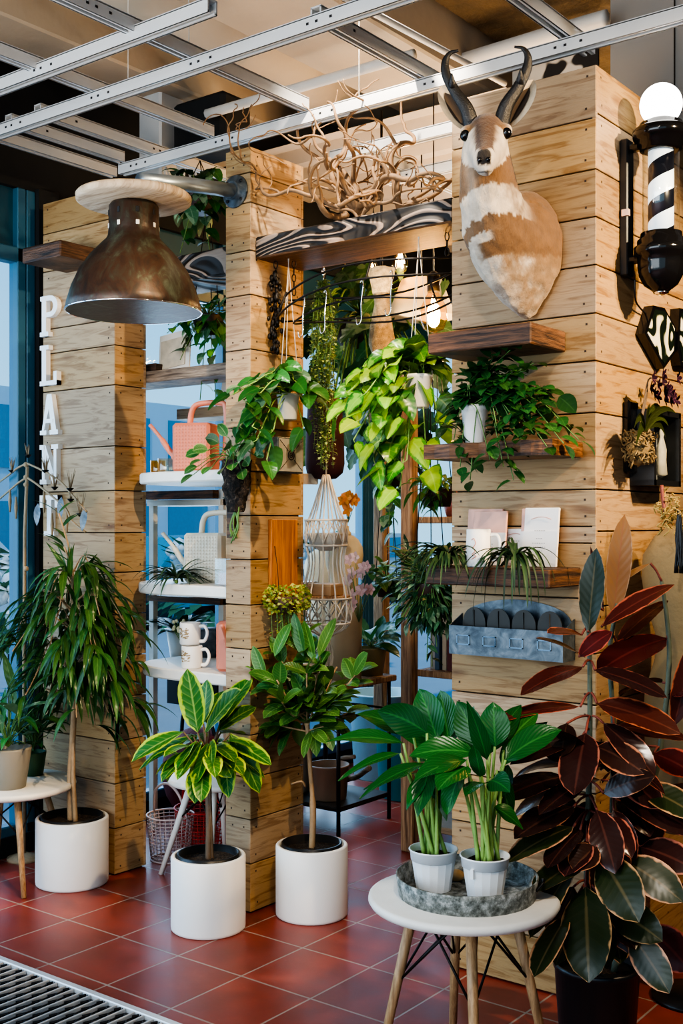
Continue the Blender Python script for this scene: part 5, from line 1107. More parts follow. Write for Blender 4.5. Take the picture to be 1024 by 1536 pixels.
# dress form at the right edge
M['kraft'] = simple('kraft_cloth', (.27,.195,.095), .8, 0, .10, 12, .2)
def dress_form(lab, c, ztop, rz, s=1.0, h=.75, mat=None, stand=True):
    c = V(c); t = thing('dress_form', lab, 'dress form', (c.x, c.y, 0)); ring = []
    prof = [(-.0,.075,.05),(.03,.115,.075),(.09,.150,.095),(.16,.162,.105),(.24,.150,.115),(.34,.118,.09),(.42,.120,.09),(.52,.150,.11),(.60,.158,.115),(.70,.150,.11),(h,.145,.105)]
    mb = MB(); seg = 28; vs = []
    Rz = Matrix.Rotation(rz, 3, 'Z')
    for z, a, b in prof:
        for k in range(seg):
            an = 2*PI*k/seg; sq = 1+.06*math.cos(4*an) if z < .15 else 1; vs.append(V((c.x, c.y, ztop-z*s))+Rz@V((a*s*math.cos(an)*sq, b*s*math.sin(an), 0)))
    n_ = len(prof); fs = [(i*seg+k, (i+1)*seg+k, (i+1)*seg+(k+1) % seg, i*seg+(k+1) % seg) for i in range(n_-1) for k in range(seg)]+[tuple(range(seg)), tuple((n_-1)*seg+k for k in range(seg))[::-1]]
    mb.add(vs, fs); mb.build('torso', mat or M['kraft'], t)
    mb = MB(); mb.lathe([(.06*s,0),(.055*s,.02),(.04*s,.03),(.04*s,.05),(.01,.055)], (c.x, c.y, ztop-.004), 24); mb.build('neck_cap', mat or M['kraft'], t)
    if stand: MB().tube([(c.x, c.y, .02), (c.x, c.y, ztop-h*s+.01)], .014, 12).lathe([(.13,0),(.13,.012),(.03,.03),(.01,.03)], (c.x, c.y, 0), 28).build('stand', M['black'], t)
    return t
q = at(1040, 800, 3.62); dress_form('beige dress form torso at the right edge behind the rubber plant', (q.x, q.y, 0), 1.49, .6, 1.0, .95)
t = thing('hanging_garland', 'dried golden moss and black tassel hung over the dress form at the right edge', 'garland', onX(1010, 800, -1.2)); mb = MB(); g0 = at(1003, 775, 3.48)
for k in range(60):
    q = g0+V((U(-.035,.03), U(-.03,.03), U(-.045,.06))); w = V((U(-1,1),U(-1,1),U(-1,1)))*.02; mb.tube(bez([q, q+w, q+w+V((U(-.02,.02),U(-.02,.02),U(-.02,.02)))], 3), .0025, 4, cap=False)
mb.build('moss', simple('golden_moss', (.42,.29,.09), .9, 0, .5, 80), t)
mb = MB()
for k in range(16): a = at(1018+U(-2,2), 765, 3.45); mb.tube(bez([a, a+V((U(-.01,.01),0,-.09)), a+V((U(-.012,.012),U(-.01,.01),-.19))], 4), .003, 4)
mb.build('tassel', M['black'], t); MB().tube(bez([at(992,728,3.5), at(994,750,3.49), at(997,770,3.48)], 5), .006, 6).build('stem', L['rstem'], t)
# posters above the right pillar
m = NT('blotched_poster'); nz = m.noise(m.objco(), 9, 1, .4); m.pbr(m.ramp(nz, [(.44, (.015,.012,.010)), (.5, (.55,.50,.42))], 'EASE'), .7)
tag(MB().box((-2.50, 4.5, 3.30), (-2.09, 4.51, 3.62)).build('hanging_poster', m.mat), 'black and cream blotched poster hung under the ceiling behind the right pillar', 'poster')
# ------------------------------------------------------------------ curly branches lying on the lintel beam
M['twig'] = simple('twisted_twig', (.20,.115,.055), .75, 0, .35, 40, .2)
def branch(lab, pts, r0, seed):
    R = random.Random(seed); mb = MB()
    def grow(p, d, n, r, lvl):
        path = [p.copy()]; rr = [r]; w = V((R.uniform(-1,1), R.uniform(-1,1), R.uniform(-1,1))).normalized(); f = R.uniform(-.3, .3)
        home = d.copy()
        for i in range(n):
            if R.random() < .22: w = -w; f = R.uniform(-.5, .5)
            w = (Quaternion(d, f)@w); w = (w-d*w.dot(d)).normalized(); d = (d+w*.34+home*.13+V((0,0,.01))).normalized(); p = p+d*(.018 if lvl else .022)
            if p.x < -2.93: p.x = -2.93; d.x = abs(d.x); home.x *= .2
            if p.x > -2.10: p.x = -2.10; d.x = -abs(d.x); home.x *= .2
            if p.z < 2.632: p.z = 2.632; d.z = abs(d.z)
            path.append(p.copy()); rr.append(r*(1-.72*(i+1)/n))
            if lvl < 3 and R.random() < (.10, .10, .06)[lvl] and i > 1:
                o = (d*.6+w*R.choice((-1,1))+V((R.uniform(-.5,.5), R.uniform(-.5,.5), R.uniform(-.3,.7)))*.6).normalized(); grow(p.copy(), o, max(5, int(n*R.uniform(.35,.6))), r*.66*(1-.45*i/n), lvl+1)
        path = bez(path, 2); rr = [rr[min(len(rr)-1, i//2)] for i in range(len(path))]; mb.tube(path, [max(x, .0021) for x in rr], 5 if r < .006 else 7)
    a = V(pts[0])
    for q in pts[1:]:
        d = (V(q)-a).normalized(); grow(a, d, max(8, int((V(q)-a).length/.0118)), r0*R.uniform(.7,1), 0)
    return tag(mb.build('twisted_branch', M['twig']), lab, 'branch', 'twisted branches lying on the charred beam')
def bp_(x, y, Y): return onY(x, y, Y)
branch('twisted branch rooted at the middle of the charred beam', [bp_(535,318,3.42), bp_(545,250,3.36), bp_(485,205,3.30), bp_(595,195,3.36), bp_(630,255,3.4), bp_(520,215,3.42)], .017, 4)
branch('twisted branch spreading over the left end of the charred beam', [bp_(520,325,3.40), bp_(430,215,3.28), bp_(445,300,3.2), bp_(470,180,3.28), bp_(420,250,3.3)], .014, 11)
branch('twisted branch spreading over the right end of the charred beam', [bp_(600,315,3.42), bp_(650,240,3.36), bp_(610,200,3.42), bp_(565,190,3.45), bp_(640,280,3.4)], .014, 25)
branch('low tangle of twigs lying along the front of the charred beam', [bp_(540,335,3.36), bp_(500,345,3.33), bp_(585,320,3.33), bp_(640,310,3.4)], .009, 31)
# chains and iron hoop rack
def chain(mb, a, b, r=.012, w=.0022):
    a, b = V(a), V(b); n = max(1, int((b-a).length/(r*2.1))); d = (b-a).normalized()
    for k in range(n):
        c = a+(b-a)*((k+.5)/n); ax = d.orthogonal() if k % 2 else d.cross(d.orthogonal()); u = d; w_ = ax.normalized().cross(d)
        pts = [c+u*math.cos(q*PI/6)*r*1.25+w_*math.sin(q*PI/6)*r*.62 for q in range(13)]; mb.tube(pts, w, 5, cap=False)
hc = V((-2.50, 3.45, 0)); t = thing('hoop_rack', 'black wrought-iron hoop rack hung by chains under the charred beam', 'hanging rack', (-2.50, 3.45, 2.2))
def hoop(z, rx, ry, tiltx, r=.004):
    pts = [hc+V((rx*math.cos(a), ry*math.sin(a), z+tiltx*math.cos(a)+.012*math.sin(3*a))) for a in [2*PI*k/40 for k in range(41)]]; return MB().tube(pts, r, 6, cap=False)
for z, rx, ry, tl in ((2.405,.40,.20,.03),(2.335,.42,.24,.04),(2.29,.36,.17,.01)): hoop(z, rx, ry, tl).build('hoop', M['iron'], t)
for (x, y, z) in ((-2.86,3.42,2.385),(-2.16,3.42,2.44)):
    mb = MB(); chain(mb, (x, y, 2.52), (x, y, z)); mb.build('chain', M['iron'], t)
for (x, y, z) in ((-2.72,3.30,2.33),(-2.60,3.28,2.33),(-2.42,3.26,2.34),(-2.30,3.27,2.36)):
    MB().tube(bez([(x,y,z+.012),(x+.008,y,z+.02),(x+.012,y,z),(x+.004,y,z-.06),(x+.004,y,z-.12),(x-.012,y,z-.135),(x-.02,y,z-.11)],5), .0024, 6).build('hook', M['chrome'], t)
for k in range(5):
    a = 2*PI*k/5; c0 = hc+V((.40*math.cos(a), .2*math.sin(a), 2.405+.03*math.cos(a))); c1_ = hc+V((.42*math.cos(a), .24*math.sin(a), 2.335+.04*math.cos(a))); MB().bar(c0, c1_, .004, 6).build('strut', M['iron'], t)
# dried black cluster on a chain beside the middle pillar
dk = onX(403, 450, -2.90); t = thing('dried_pod_string', 'string of dried black pods hanging at the left end of the charred beam', 'hanging decoration', (dk.x, dk.y, 2.2))
dk.y = 3.37; mb = MB(); chain(mb, (-2.91, 3.37, 2.52), (-2.91, 3.37, 2.45)); mb.build('chain', M['iron'], t); mb = MB()
for k in range(70):
    f_ = k/70; mb.ball(V((-2.91+U(-1,1)*.026*(1-f_*.4), 3.37+U(-1,1)*.026*(1-f_*.4), 2.46-.30*f_)), U(.006,.011), 6, 4, 0, (1,1,1.5))
mb.tube([(-2.91,3.37,2.46),(-2.91,3.37,2.17)], .003, 5); mb.build('pods', M['iron'], t)
# ------------------------------------------------------------------ hanging plants
def hplant(name, lab, c, r, h, zt, potm, mats, seedv, ln, lw, nl, hang=None, prof=heart, top=.05, wires=3, sag=.06, lim=None, lims=None):
    """pot with centre c (base), wires up to zt, trailing stems to the listed points"""
    c = V(c); t = thing(name, lab, 'hanging plant', c)
    MB().lathe([(r*.72,0),(r*.75,.004),(r*.95,h*.9),(r,h*.92),(r,h),(r*.93,h),(r*.9,h*.8),(.01,h*.78)], c, 32).build('pot', potm, t); soil(t, c, r*.88, h*.84)
    mb = MB()
    for k in range(wires): a = 2*PI*k/wires+.4; mb.bar(c+V((math.cos(a)*r, math.sin(a)*r, h)), V((c.x+.002*k, c.y, zt)), .0016, 5)
    mb.build('hanging_wire', M['pipe'], t)
    st = MB(); LFs = [MB() for _ in mats]; o = c+V((0,0,h))
    for e in seedv:
        e = V(e); m_ = o.lerp(e, .5)+V((0,0,sag)); p = bez([o+V((U(-.5,.5)*r, U(-.5,.5)*r, 0)), m_, e], 8); st.tube(p, .0026, 5, cap=False)
        for q in range(nl):
            i = 3+int((len(p)-4)*q/max(1,nl-1)); d = (p[min(i+1,len(p)-1)]-p[i-1]).normalized(); d = (d*.6+rdir(U(-.4,.3))*.9).normalized()
            w = LFs[rnd.randrange(len(mats))]; b0 = len(w.v); pp = p[i]+d*U(.01,.03); tp = pp+d*ln*.7-V((0,0,ln*.3))-c
            if any(abs(k_.dot(RT)) < r*1.15 and -.02 < k_.z < h+.02 and k_.dot(FW) < .02 for k_ in (tp, pp-c)) and rnd.random() < .93: continue
            st.bar(p[i], pp, .0016, 4)
            w.leaf(pp, d, (U(-.5,.5), U(-1,0), U(.3,1)), U(.75,1.15)*ln, U(.8,1.1)*lw, U(.5,1.8), .18, prof, 7, 4, wave=.02)
            if lims:
                for j in range(b0, len(w.v)): lims(w.v[j])
    for k in range(int(top*200)):
        w = LFs[rnd.randrange(len(mats))]; d = rdir(U(.1,1.6)); b0 = len(w.v)
        if d.dot(FW) < -.1 and abs(d.dot(RT)) < .55: continue
        w.leaf(o+V((d.x,d.y,0))*r*.6+V((0,0,U(0,.05))), d, (0,-.3,1), U(.8,1.2)*ln, lw, U(.6,1.6), .18, prof, 7, 4)
        if lims:
            for j in range(b0, len(w.v)): lims(w.v[j])
    st.build('stem', L['lstem'], t)
    for i, w in enumerate(LFs):
        if w.v: w.build('foliage', mats[i], t)
    return t
# pothos on the right side of the middle pillar
hp = onX(432, 630, -2.855); hp.y = max(hp.y, 3.33)
def lm(q):
    if q.x < -2.955 and 3.27 < q.y < 3.63: q.x = -2.953
    if q.y > 3.27 and q.x < -2.95 and q.y < 3.3: q.y = 3.27
pe = lambda x, y, d: at(x, y, d)
hplant('hanging_pothos', 'green pothos in a pale pot hanging on the right face of the middle pillar', hp, .045, .10, 2.52, M['sage'] if 0 else simple('pale_pot', (.62,.62,.58), .4), [L['pothos'], L['pothos'], L['silver']],
    [pe(360,640,4.2), pe(365,600,4.15), pe(352,590,4.2), pe(385,570,4.2), pe(385,660,4.18), pe(378,640,4.15), pe(405,560,4.3), pe(452,590,4.45), pe(470,600,4.4), pe(410,645,4.2), pe(395,610,4.15), pe(370,665,4.2), pe(440,570,4.35), pe(390,590,4.1), pe(400,690,4.2), pe(455,640,4.4)], .092, .068, 7, prof=heart, top=.14, lims=lm, sag=.05)
# variegated philodendron in a white pot before the opening
hq = at(627, 612, 4.0); 
hplant('hanging_philodendron', 'lime and green philodendron in a white pot hanging in the opening by the right pillar', hq, .050, .115, 2.50, M['white'], [L['neon'], L['brasil'], L['neon'], L['brasil']],
    [pe(520,590,3.95), pe(505,625,3.95), pe(530,660,3.92), pe(560,690,3.95), pe(548,590,3.85), pe(575,620,3.85), pe(590,650,3.88), pe(610,690,3.9), pe(600,730,3.92), pe(570,660,3.8), pe(540,630,3.85), pe(640,700,3.95), pe(660,640,3.98), pe(655,560,4.05), pe(600,560,3.95), pe(575,570,3.95), pe(620,545,3.95), pe(555,560,3.95), pe(640,540,4.0), pe(580,700,3.92)], .105, .080, 7, prof=heart, top=.2, sag=.07)
# string of pearls
sp_ = at(485, 400, 4.55); t = thing('string_of_pearls', 'long pale string-of-pearls plant hanging below the charred beam', 'hanging plant', (sp_.x, sp_.y, 1.7))
MB().ring((sp_.x, sp_.y, 2.50), .014, .003, (1,.3,0), 16).bar((sp_.x, sp_.y, 2.485), (sp_.x, sp_.y, 2.46), .002).build('hanging_hook', M['chrome'], t)
st = MB(); lf = MB()
for k in range(34):
    a = U(0, 2*PI); r = U(.008, .050); zb = U(1.70, 2.15) if k > 6 else 1.70+U(0,.1); p = [V((sp_.x+math.cos(a)*r*min(1, .3+i*.15)*(1 if i < 12 else .75)+U(-.005,.005), sp_.y+math.sin(a)*r*min(1,.3+i*.15), 2.46-(2.46-zb)*i/20)) for i in range(21)]
    st.tube(p, .0013, 4)
    n = int((2.46-zb)/.011)
    for j in range(n):
        f_ = j/n*20; i = int(f_); c = p[i].lerp(p[min(20,i+1)], f_-i); d = rdir(U(-.5,.3)); lf.leaf(c, d, (0,0,1), U(.017,.026), U(.012,.018), .6, .3, ovate, 2, 2)
st.build('stem', L['stemg'], t); lf.build('foliage', L['pearl'], t)
# bark-mounted plant on the left edge of the middle pillar
bk = onY(350, 722, 3.20); t = thing('bark_mounted_plant', 'small round-leaved plant on a dark bark mount at the left edge of the middle pillar', 'mounted plant', (bk.x, bk.y, onY(350,765,3.2).z))
mb = MB(); zt, zb = onY(350,690,3.2).z, onY(350,768,3.2).z; n, sg = 12, 18; vs = []
for i in range(n+1):
    z = zt+(zb-zt)*i/n
    for k in range(sg): a = 2*PI*k/sg; r = (.062-.028*(i/n)**2)*(1+.35*noise.noise(V((math.cos(a)*2.4, math.sin(a)*2.4, z*28)))); vs.append((bk.x+r*math.cos(a), bk.y+.015+r*.75*math.sin(a), z))
mb.add(vs, [(i*sg+k, (i+1)*sg+k, (i+1)*sg+(k+1) % sg, i*sg+(k+1) % sg) for i in range(n) for k in range(sg)]+[tuple(range(sg)), tuple(n*sg+k for k in range(sg))[::-1]])
m = NT('dark_bark'); nz = m.noise(m.pos(), 38, 5, .7, 1.0); m.pbr(m.ramp(nz, [(.45, (.012,.009,.007)), (.58, (.07,.045,.03)), (.68, (.30,.22,.16))]), .9, 0, m.bump(nz, 1, .02)); mb.build('bark', m.mat, t)
MB().box((-3.068, 3.262, zb-.10), (-3.03, 3.278, zt+.02)).build('backing_strip', M['beamwood'], t)
st = MB(); lf = MB(); o = V((bk.x, bk.y, zt))
for k in range(7):
    p = bez([V((bk.x+U(-.01,.03), bk.y, zb+.02)), V((bk.x+U(-.02,.03), bk.y, zb-.05)), V((bk.x+U(-.03,.03), bk.y+U(-.01,.01), zb-U(.08,.15)))], 5); st.tube(p, .0028, 5)
for (x, y, d_) in ((290,712,-.02),(305,690,-.06),(312,675,-.02),(330,682,-.10),(345,672,-.08),(355,660,-.03),(366,690,-.08),(372,672,-.02),(380,682,.0),(318,700,-.1),(337,700,-.12),(296,700,.02),(350,695,-.12),(328,665,.02),(362,705,-.1),(300,680,.03),(340,655,.0),(375,655,.02)):
    e = at(x, y, 4.36+d_); p = bez([o+V((U(-.02,.02),0,0)), o.lerp(e,.5)+V((0,0,.03)), e], 5); st.tube(p, .002, 4); d = (e-o).normalized(); lf.leaf(e, d+V((0,-.2,-.1)), (U(-.4,.4),-1,.6), .06, .047, .8, .15, ellip, 5, 4)
for q in lf.v: q.y = min(q.y, 3.262) if q.x > -3.1 else q.y
st.build('stem', L['stemg'], t); lf.build('foliage', leafmat('round_green_leaf', (.035,.13,.03), (.20,.30,.10), rib=(.3,.4,.2), vein=.15, edge_w=.15, var=.4, rough=.3), t)
# grey square plaque, cedar board and sedum basket on the right face of the middle pillar
pa, pb = onX(409, 655, -2.93), onX(447, 711, -2.93)
t = thing('square_plaque', 'grey metal box plaque with a round emblem on the middle pillar', 'plaque', (-2.945, (pa.y+pb.y)/2, pb.z))
MB().box((-2.959, pa.y, pb.z), (-2.905, pb.y, pa.z), 0, .003).build('box', M['galv'], t)
cy, cz = (pa.y+pb.y)/2, (pa.z+pb.z)/2; m2 = simple('plaque_face', (.40,.39,.34), .4, .3, .3, 30)
MB().box((-2.905, pa.y+.006, pb.z+.006), (-2.902, pb.y-.006, pa.z-.006)).build('face_plate', m2, t)
mb = MB(); mb.ring((-2.901, cy, cz), .018, .002, (1,0,0), 24); mb.ring((-2.901, cy, cz), .009, .0018, (1,0,0), 18); mb.lathe([(.004,0),(.004,.002)], (-2.902,cy,cz), 10, axis=(1,0,0))
for sy in (-1,1):
    for sz in (-1,1): mb.bar((-2.901, cy+sy*.018, cz+sz*.018), (-2.901, pa.y+.01 if sy < 0 else pb.y-.01, (pb.z+.012) if sz < 0 else pa.z-.012), .0012, 4)
mb.build('emblem', M['dkmetal'], t)
wa, wb = onX(407, 787, -2.94), onX(446, 912, -2.94)
tag(MB().obox((-2.9480, (wa.y+wb.y)/2, (wa.z+wb.z)/2), (.020, wb.y-wa.y, wa.z-wb.z+.04), None, 0, .002).build('cedar_board', M['orangewood']), 'orange cedar board fixed upright behind the hanging sedum', 'board')
sc_ = onX(430, 920, -2.875); t = thing('hanging_sedum', 'yellow-green trailing sedum in a dark wall pot on the cedar board', 'hanging plant', sc_)
MB().lathe([(.03,0),(.05,.06),(.045,.062),(.04,.04),(.01,.04)], sc_, 20).build('pot', simple('dark_clay', (.06,.03,.02), .7), t); lf = MB(); st = MB()
for k in range(520):
    d = rdir(U(-.9,1)); q = sc_+V((d.x*.085, d.y*.085, .055+d.z*.07))*1; q.x = max(q.x, -2.93); lf.leaf(q, rdir(U(-.5,.8)), rdir(.5), U(.014,.024), U(.010,.014), .6, .2, ovate, 2, 2)
for k in range(22):
    a = sc_+V((U(-.04,.05), U(-.08,.07), .03)); b_ = a+V((U(-.01,.02), U(-.02,.02), -U(.08,.17))); p = bez([a, (a+b_)/2, b_], 5); st.tube(p, .0013, 4)
    for q in p[::1]: lf.leaf(q, rdir(-.3), (0,0,1), .014, .010, .5, .2, ovate, 2, 2)
lf.build('foliage', L['sedum'], t); st.build('stem', L['stemg'], t)
MB().tube(bez([sc_+V((0,-.045,.06)), sc_+V((-.03,-.02,.17)), V((-2.937, sc_.y, sc_.z+.26))], 5), .0014, 4).build('hanging_wire', M['iron'], t)
# edison bulb and other lamps behind
def bulb(lab, px, py, d, s=1.0, pw=6):
    c = at(px, py, d); t = thing('pendant_bulb', lab, 'lamp', c)
    MB().lathe([(.004,-.062*s),(.03*s,-.052*s),(.042*s,-.02*s),(.038*s,.015*s),(.018*s,.055*s),(.015*s,.07*s)], c, 24).build('bulb', M['amberglass'], t)
    MB().lathe([(.019*s,.06*s),(.02*s,.11*s),(.008*s,.12*s),(.004*s,.12*s)], c, 20).build('socket', M['iron'], t)
    MB().tube([c+V((0,0,.115*s)), V((c.x, c.y, 3.3))], .003, 5).build('cord', M['black'], t)
    mb = MB()
    for k in range(4): a = k*PI/2; mb.tube([c+V((.008*math.cos(a),.008*math.sin(a),.04*s)), c+V((.016*math.cos(a),.016*math.sin(a),-.035*s))], .0022, 4)
    mb.build('filament', M['fil'], t); light('POINT', 'bulb_light', c, (0,0,0), pw, (1,.62,.28), .03)
M['amberglass'] = glass('amber_bulb_glass', (1,.80,.50), .05); M['fil'] = emit('hot_filament', (1,.62,.25), 90)
bulb('large glowing filament bulb behind the iron hoops near the right pillar', 650, 468, 4.6, 1.35, 10)
bulb('glowing filament bulb high behind the charred beam', 600, 392, 5.4, .9, 8)
bulb('small glowing filament bulb far behind the string of pearls', 560, 405, 6.3, .8, 6)
# ------------------------------------------------------------------ room behind the opening
def bgp(name, lab, c, pot, potm, mats, n, ln, lw, spread, up=(-.3,.8), droop=(.5,2), prof=ovate, trail=(), cat='potted plant', shape=(1,1,1), hang=None):
    c = V(c); t = thing(name, lab, cat, c); r, h = pot
    MB().lathe([(r*.75,0),(r,h*.95),(r,h),(r*.92,h),(r*.9,h*.85),(.01,h*.84)], c, 28).build('pot', potm, t)
    st = MB(); lf = [MB() for _ in mats]; o = c+V((0,0,h))
    for k in range(n):
        d = rdir(U(*up)); q = o+V((d.x*shape[0], d.y*shape[1], d.z*shape[2]))*spread*U(.25,1); st.tube(bez([o, o.lerp(q,.5)+V((0,0,.02)), q], 3), .002, 4, cap=False)
        lf[k % len(mats)].leaf(q, (d+rdir(0)*.6), (0,-.3,1), ln*U(.7,1.2), lw*U(.8,1.15), U(*droop), .2, prof, 5, 2)
    for e, m_ in trail:
        e = V(e); p = bez([o, o.lerp(e,.4)+V((0,0,.04)), e], 8); st.tube(p, .002, 4, cap=False)
        for q in range(m_): i = 2+int((len(p)-3)*q/m_); lf[q % len(mats)].leaf(p[i], rdir(U(-.8,.2)), (0,-.5,1), ln*U(.7,1.1), lw, U(*droop), .2, prof, 5, 2)
    if hang: 
        mb = MB()
        for k in range(3): a = 2*PI*k/3; mb.bar(o+V((math.cos(a)*r, math.sin(a)*r, 0)), V((c.x, c.y, hang)), .002, 4)
        mb.build('hanging_wire', M['iron'], t)
    st.build('stem', L['stemg'], t)
    for i, w in enumerate(lf):
        if w.v: w.build('foliage', mats[i], t)
    return t
M['clay'] = simple('terracotta', (.30,.12,.06), .75); M['brownpot'] = simple('dark_brown_pot', (.05,.025,.018), .5); M['olive'] = simple('mustard_pot', (.30,.23,.10), .6); M['taupe'] = simple('taupe_pot', (.27,.245,.20), .6, 0, .05); M['greenpot'] = simple('green_pot', (.03,.09,.04), .5); M['maroon'] = simple('maroon_felt', (.035,.006,.010), .7, 0, .2)
# posts
def post(lab, px, py0, py1, d, w, mat='postwood'):
    a, b = at(px, py0, d), at(px, py1, d); return tag(MB().box((a.x-w, a.y-w, max(0, b.z)), (a.x+w, a.y+w, a.z), 0, .006).build('timber_post', M[mat]), lab, 'post')
# rustic shelving unit behind the right pillar
su = V((-2.62, 4.40, 0)); t = thing('rustic_shelf_unit', 'rough timber shelf unit standing behind the right pillar', 'shelf unit', (-2.4, 4.7, 0))
q = at(614, 900, 5.25); X0, Y0 = q.x, q.y
MB().box((X0-.032, Y0-.03, 0), (X0+.03, Y0+.03, 2.25), 0, .006).build('post', M['postwood'], t); MB().box((X0-.03, Y0+.62, 0), (X0+.03, Y0+.68, 2.25), 0, .006).build('post', M['postwood'], t)
MB().box((-1.95, Y0+.9, 0), (-1.89, Y0+.96, 2.25), 0, .006).build('post', M['postwood'], t); MB().box((-1.98, Y0+.3, 0), (-1.92, Y0+.36, 2.25), 0, .006).build('post', M['postwood'], t)
zs_ = [.10, .40, .80, 1.31, 1.50]
for z in zs_: MB().box((X0+.02, Y0+.02, z), (-1.92, Y0+.66, z+.03), 0, .004).build('shelf_board', M['postwood'] if z > .5 else M['pine'], t)
bcol = [(.35,.33,.30),(.05,.10,.16),(.45,.38,.28),(.12,.03,.03),(.55,.52,.48),(.03,.05,.06),(.30,.14,.07),(.18,.22,.24)]
for k in range(8):
    z = .83; x = X0+.06+k*.036; hh = U(.17,.26); yb_ = Y0+.05+U(0,.03); o = tag(MB().box((x, yb_, z+.0005), (x+U(.022,.030), yb_+.15, z+hh), 0, .002).build('book', simple('book_cover_%d' % k, bcol[k % 8], .6)), '%s book in the upright row behind the right pillar' % ['grey','navy blue','sand-coloured','dark red','pale cream','black','brown','slate grey-blue'][k], 'book', 'books behind the right pillar')
for k in range(4):
    tag(MB().box((X0+.10+U(0,.02), Y0+.06, .431+k*.031), (X0+.40+U(0,.03), Y0+.28, .431+k*.031+.03), 0, .003).build('book', simple('flat_book_%d' % k, bcol[(k*3+2) % 8], .6)), '%s flat book in the low stack behind the right pillar' % ['bottom','second','third','topmost'][k], 'book', 'flat books behind the right pillar')
for k, (cl, s) in enumerate((((.30,.12,.06),.05),((.55,.50,.42),.06),((.22,.06,.04),.055))):
    c = V((X0+.13+k*.15, Y0+.14, 1.3405)); tag(MB().lathe([(s*.6,0),(s,.03),(s*.95,.055),(s*.88,.055),(s*.85,.02),(.01,.015)], c, 20).build('bowl', simple('bowl_%d' % k, cl, .5)), '%s bowl on the shelf unit behind the right pillar' % ['terracotta','cream','dark red'][k], 'bowl')
for k in range(3):
    c = V((X0+.14+k*.17, Y0+.16, 1.5305)); tag(MB().lathe([(.035,0),(.05,.05),(.045,.10),(.02,.13),(.022,.15),(.01,.15)], c, 20).build('vase', simple('small_vase_%d' % k, [(.25,.07,.05),(.5,.45,.4),(.1,.15,.2)][k], .4)), '%s small vase on the upper shelf behind the right pillar' % ['dark red','cream','slate blue'][k], 'vase')
# second post with metal edge (window side)
post('dark timber post in the middle of the opening', 572, 640, 1085, 6.3, .034, 'postwood')
# bench with pots
bx = [at(508, 1020, 5.75), at(606, 1012, 5.55)]; BZ = .70
t = thing('iron_bench_table', 'wood-topped table with black iron frame in the room behind', 'table', (-3.7, 4.6, 0)); x0, x1, y0, y1 = -3.95, -3.33, 4.32, 4.80
MB().box((x0, y0, BZ), (x1, y1, BZ+.03), 0, .005).build('tabletop', M['postwood'], t)
for x in (x0+.03, x1-.03):
    for y in (y0+.03, y1-.03): MB().bar((x, y, 0), (x, y, BZ), .010, 6).build('leg', M['iron'], t)
mb = MB()
for z in (.12, .56):
    mb = MB(); mb.bar((x0+.03,y0+.03,z),(x1-.03,y0+.03,z),.007,6); mb.bar((x0+.03,y1-.03,z),(x1-.03,y1-.03,z),.007,6); mb.bar((x0+.03,y0+.03,z),(x0+.03,y1-.03,z),.007,6); mb.bar((x1-.03,y0+.03,z),(x1-.03,y1-.03,z),.007,6); mb.build('rail_frame', M['iron'], t)
MB().box((x0+.03, y0+.03, .12), (x1-.03, y1-.03, .135)).build('lower_shelf', M['dkmetal'], t)
bgp('potted_broad_leaf_plant', 'broad-leaved plant in a mustard pot on the wood table behind', (-3.43, 4.71, BZ+.0305), (.080, .14), M['olive'], [L['pothos'], L['silver']], 16, .17, .075, .10, (.1,.9), (.8,2))
bgp('potted_low_leaf_plant', 'low leafy plant in a clay bowl at the back of the wood table', (-3.74, 4.60, BZ+.0305), (.085, .07), M['clay'], [L['pothos']], 22, .13, .05, .10, (.1,.9))
def binbox(name, lab, cat, c, r, h, colr, sq=.9):
    return tag(MB().lathe([(r*.85,0),(r*.87,.004),(r,h-.01),(r*1.04,h-.008),(r*1.04,h),(r*.96,h),(r*.84,.02),(.01,.015)], c, 28).build(name, simple('c_'+name+lab[:3], colr, .45)), lab, cat)
binbox('plastic_tub', 'teal plastic tub standing on the floor behind the wood table', 'tub', (-3.55, 5.25, 0), .20, .46, (.03,.30,.36)); binbox('plastic_tub', 'pale blue plastic tub by the window behind the wood table', 'tub', (-3.95, 5.55, 0), .2, .5, (.28,.50,.58)); binbox('stone_crock', 'beige stone crock on the lower shelf of the wood table', 'pot', (-3.78, 4.50, .1355), .11, .22, (.42,.36,.30)); binbox('stone_crock', 'tan crock beside the beige one on the lower shelf', 'pot', (-3.52, 4.48, .1355), .10, .17, (.28,.18,.12))
t = thing('driftwood', 'pale twisted driftwood lying on the lower shelf of the wood table', 'driftwood', (-3.6, 4.6, .1355)); mb = MB()
mb.tube(bez([(-3.85,4.72,.17),(-3.7,4.66,.22),(-3.55,4.70,.19),(-3.40,4.66,.27)],6), [.03]*6+[.025]*6+[.014]*7, 8); mb.tube(bez([(-3.6,4.68,.2),(-3.55,4.6,.3),(-3.45,4.6,.33)],5), .012, 6); mb.build('trunk', M['greywood'], t)
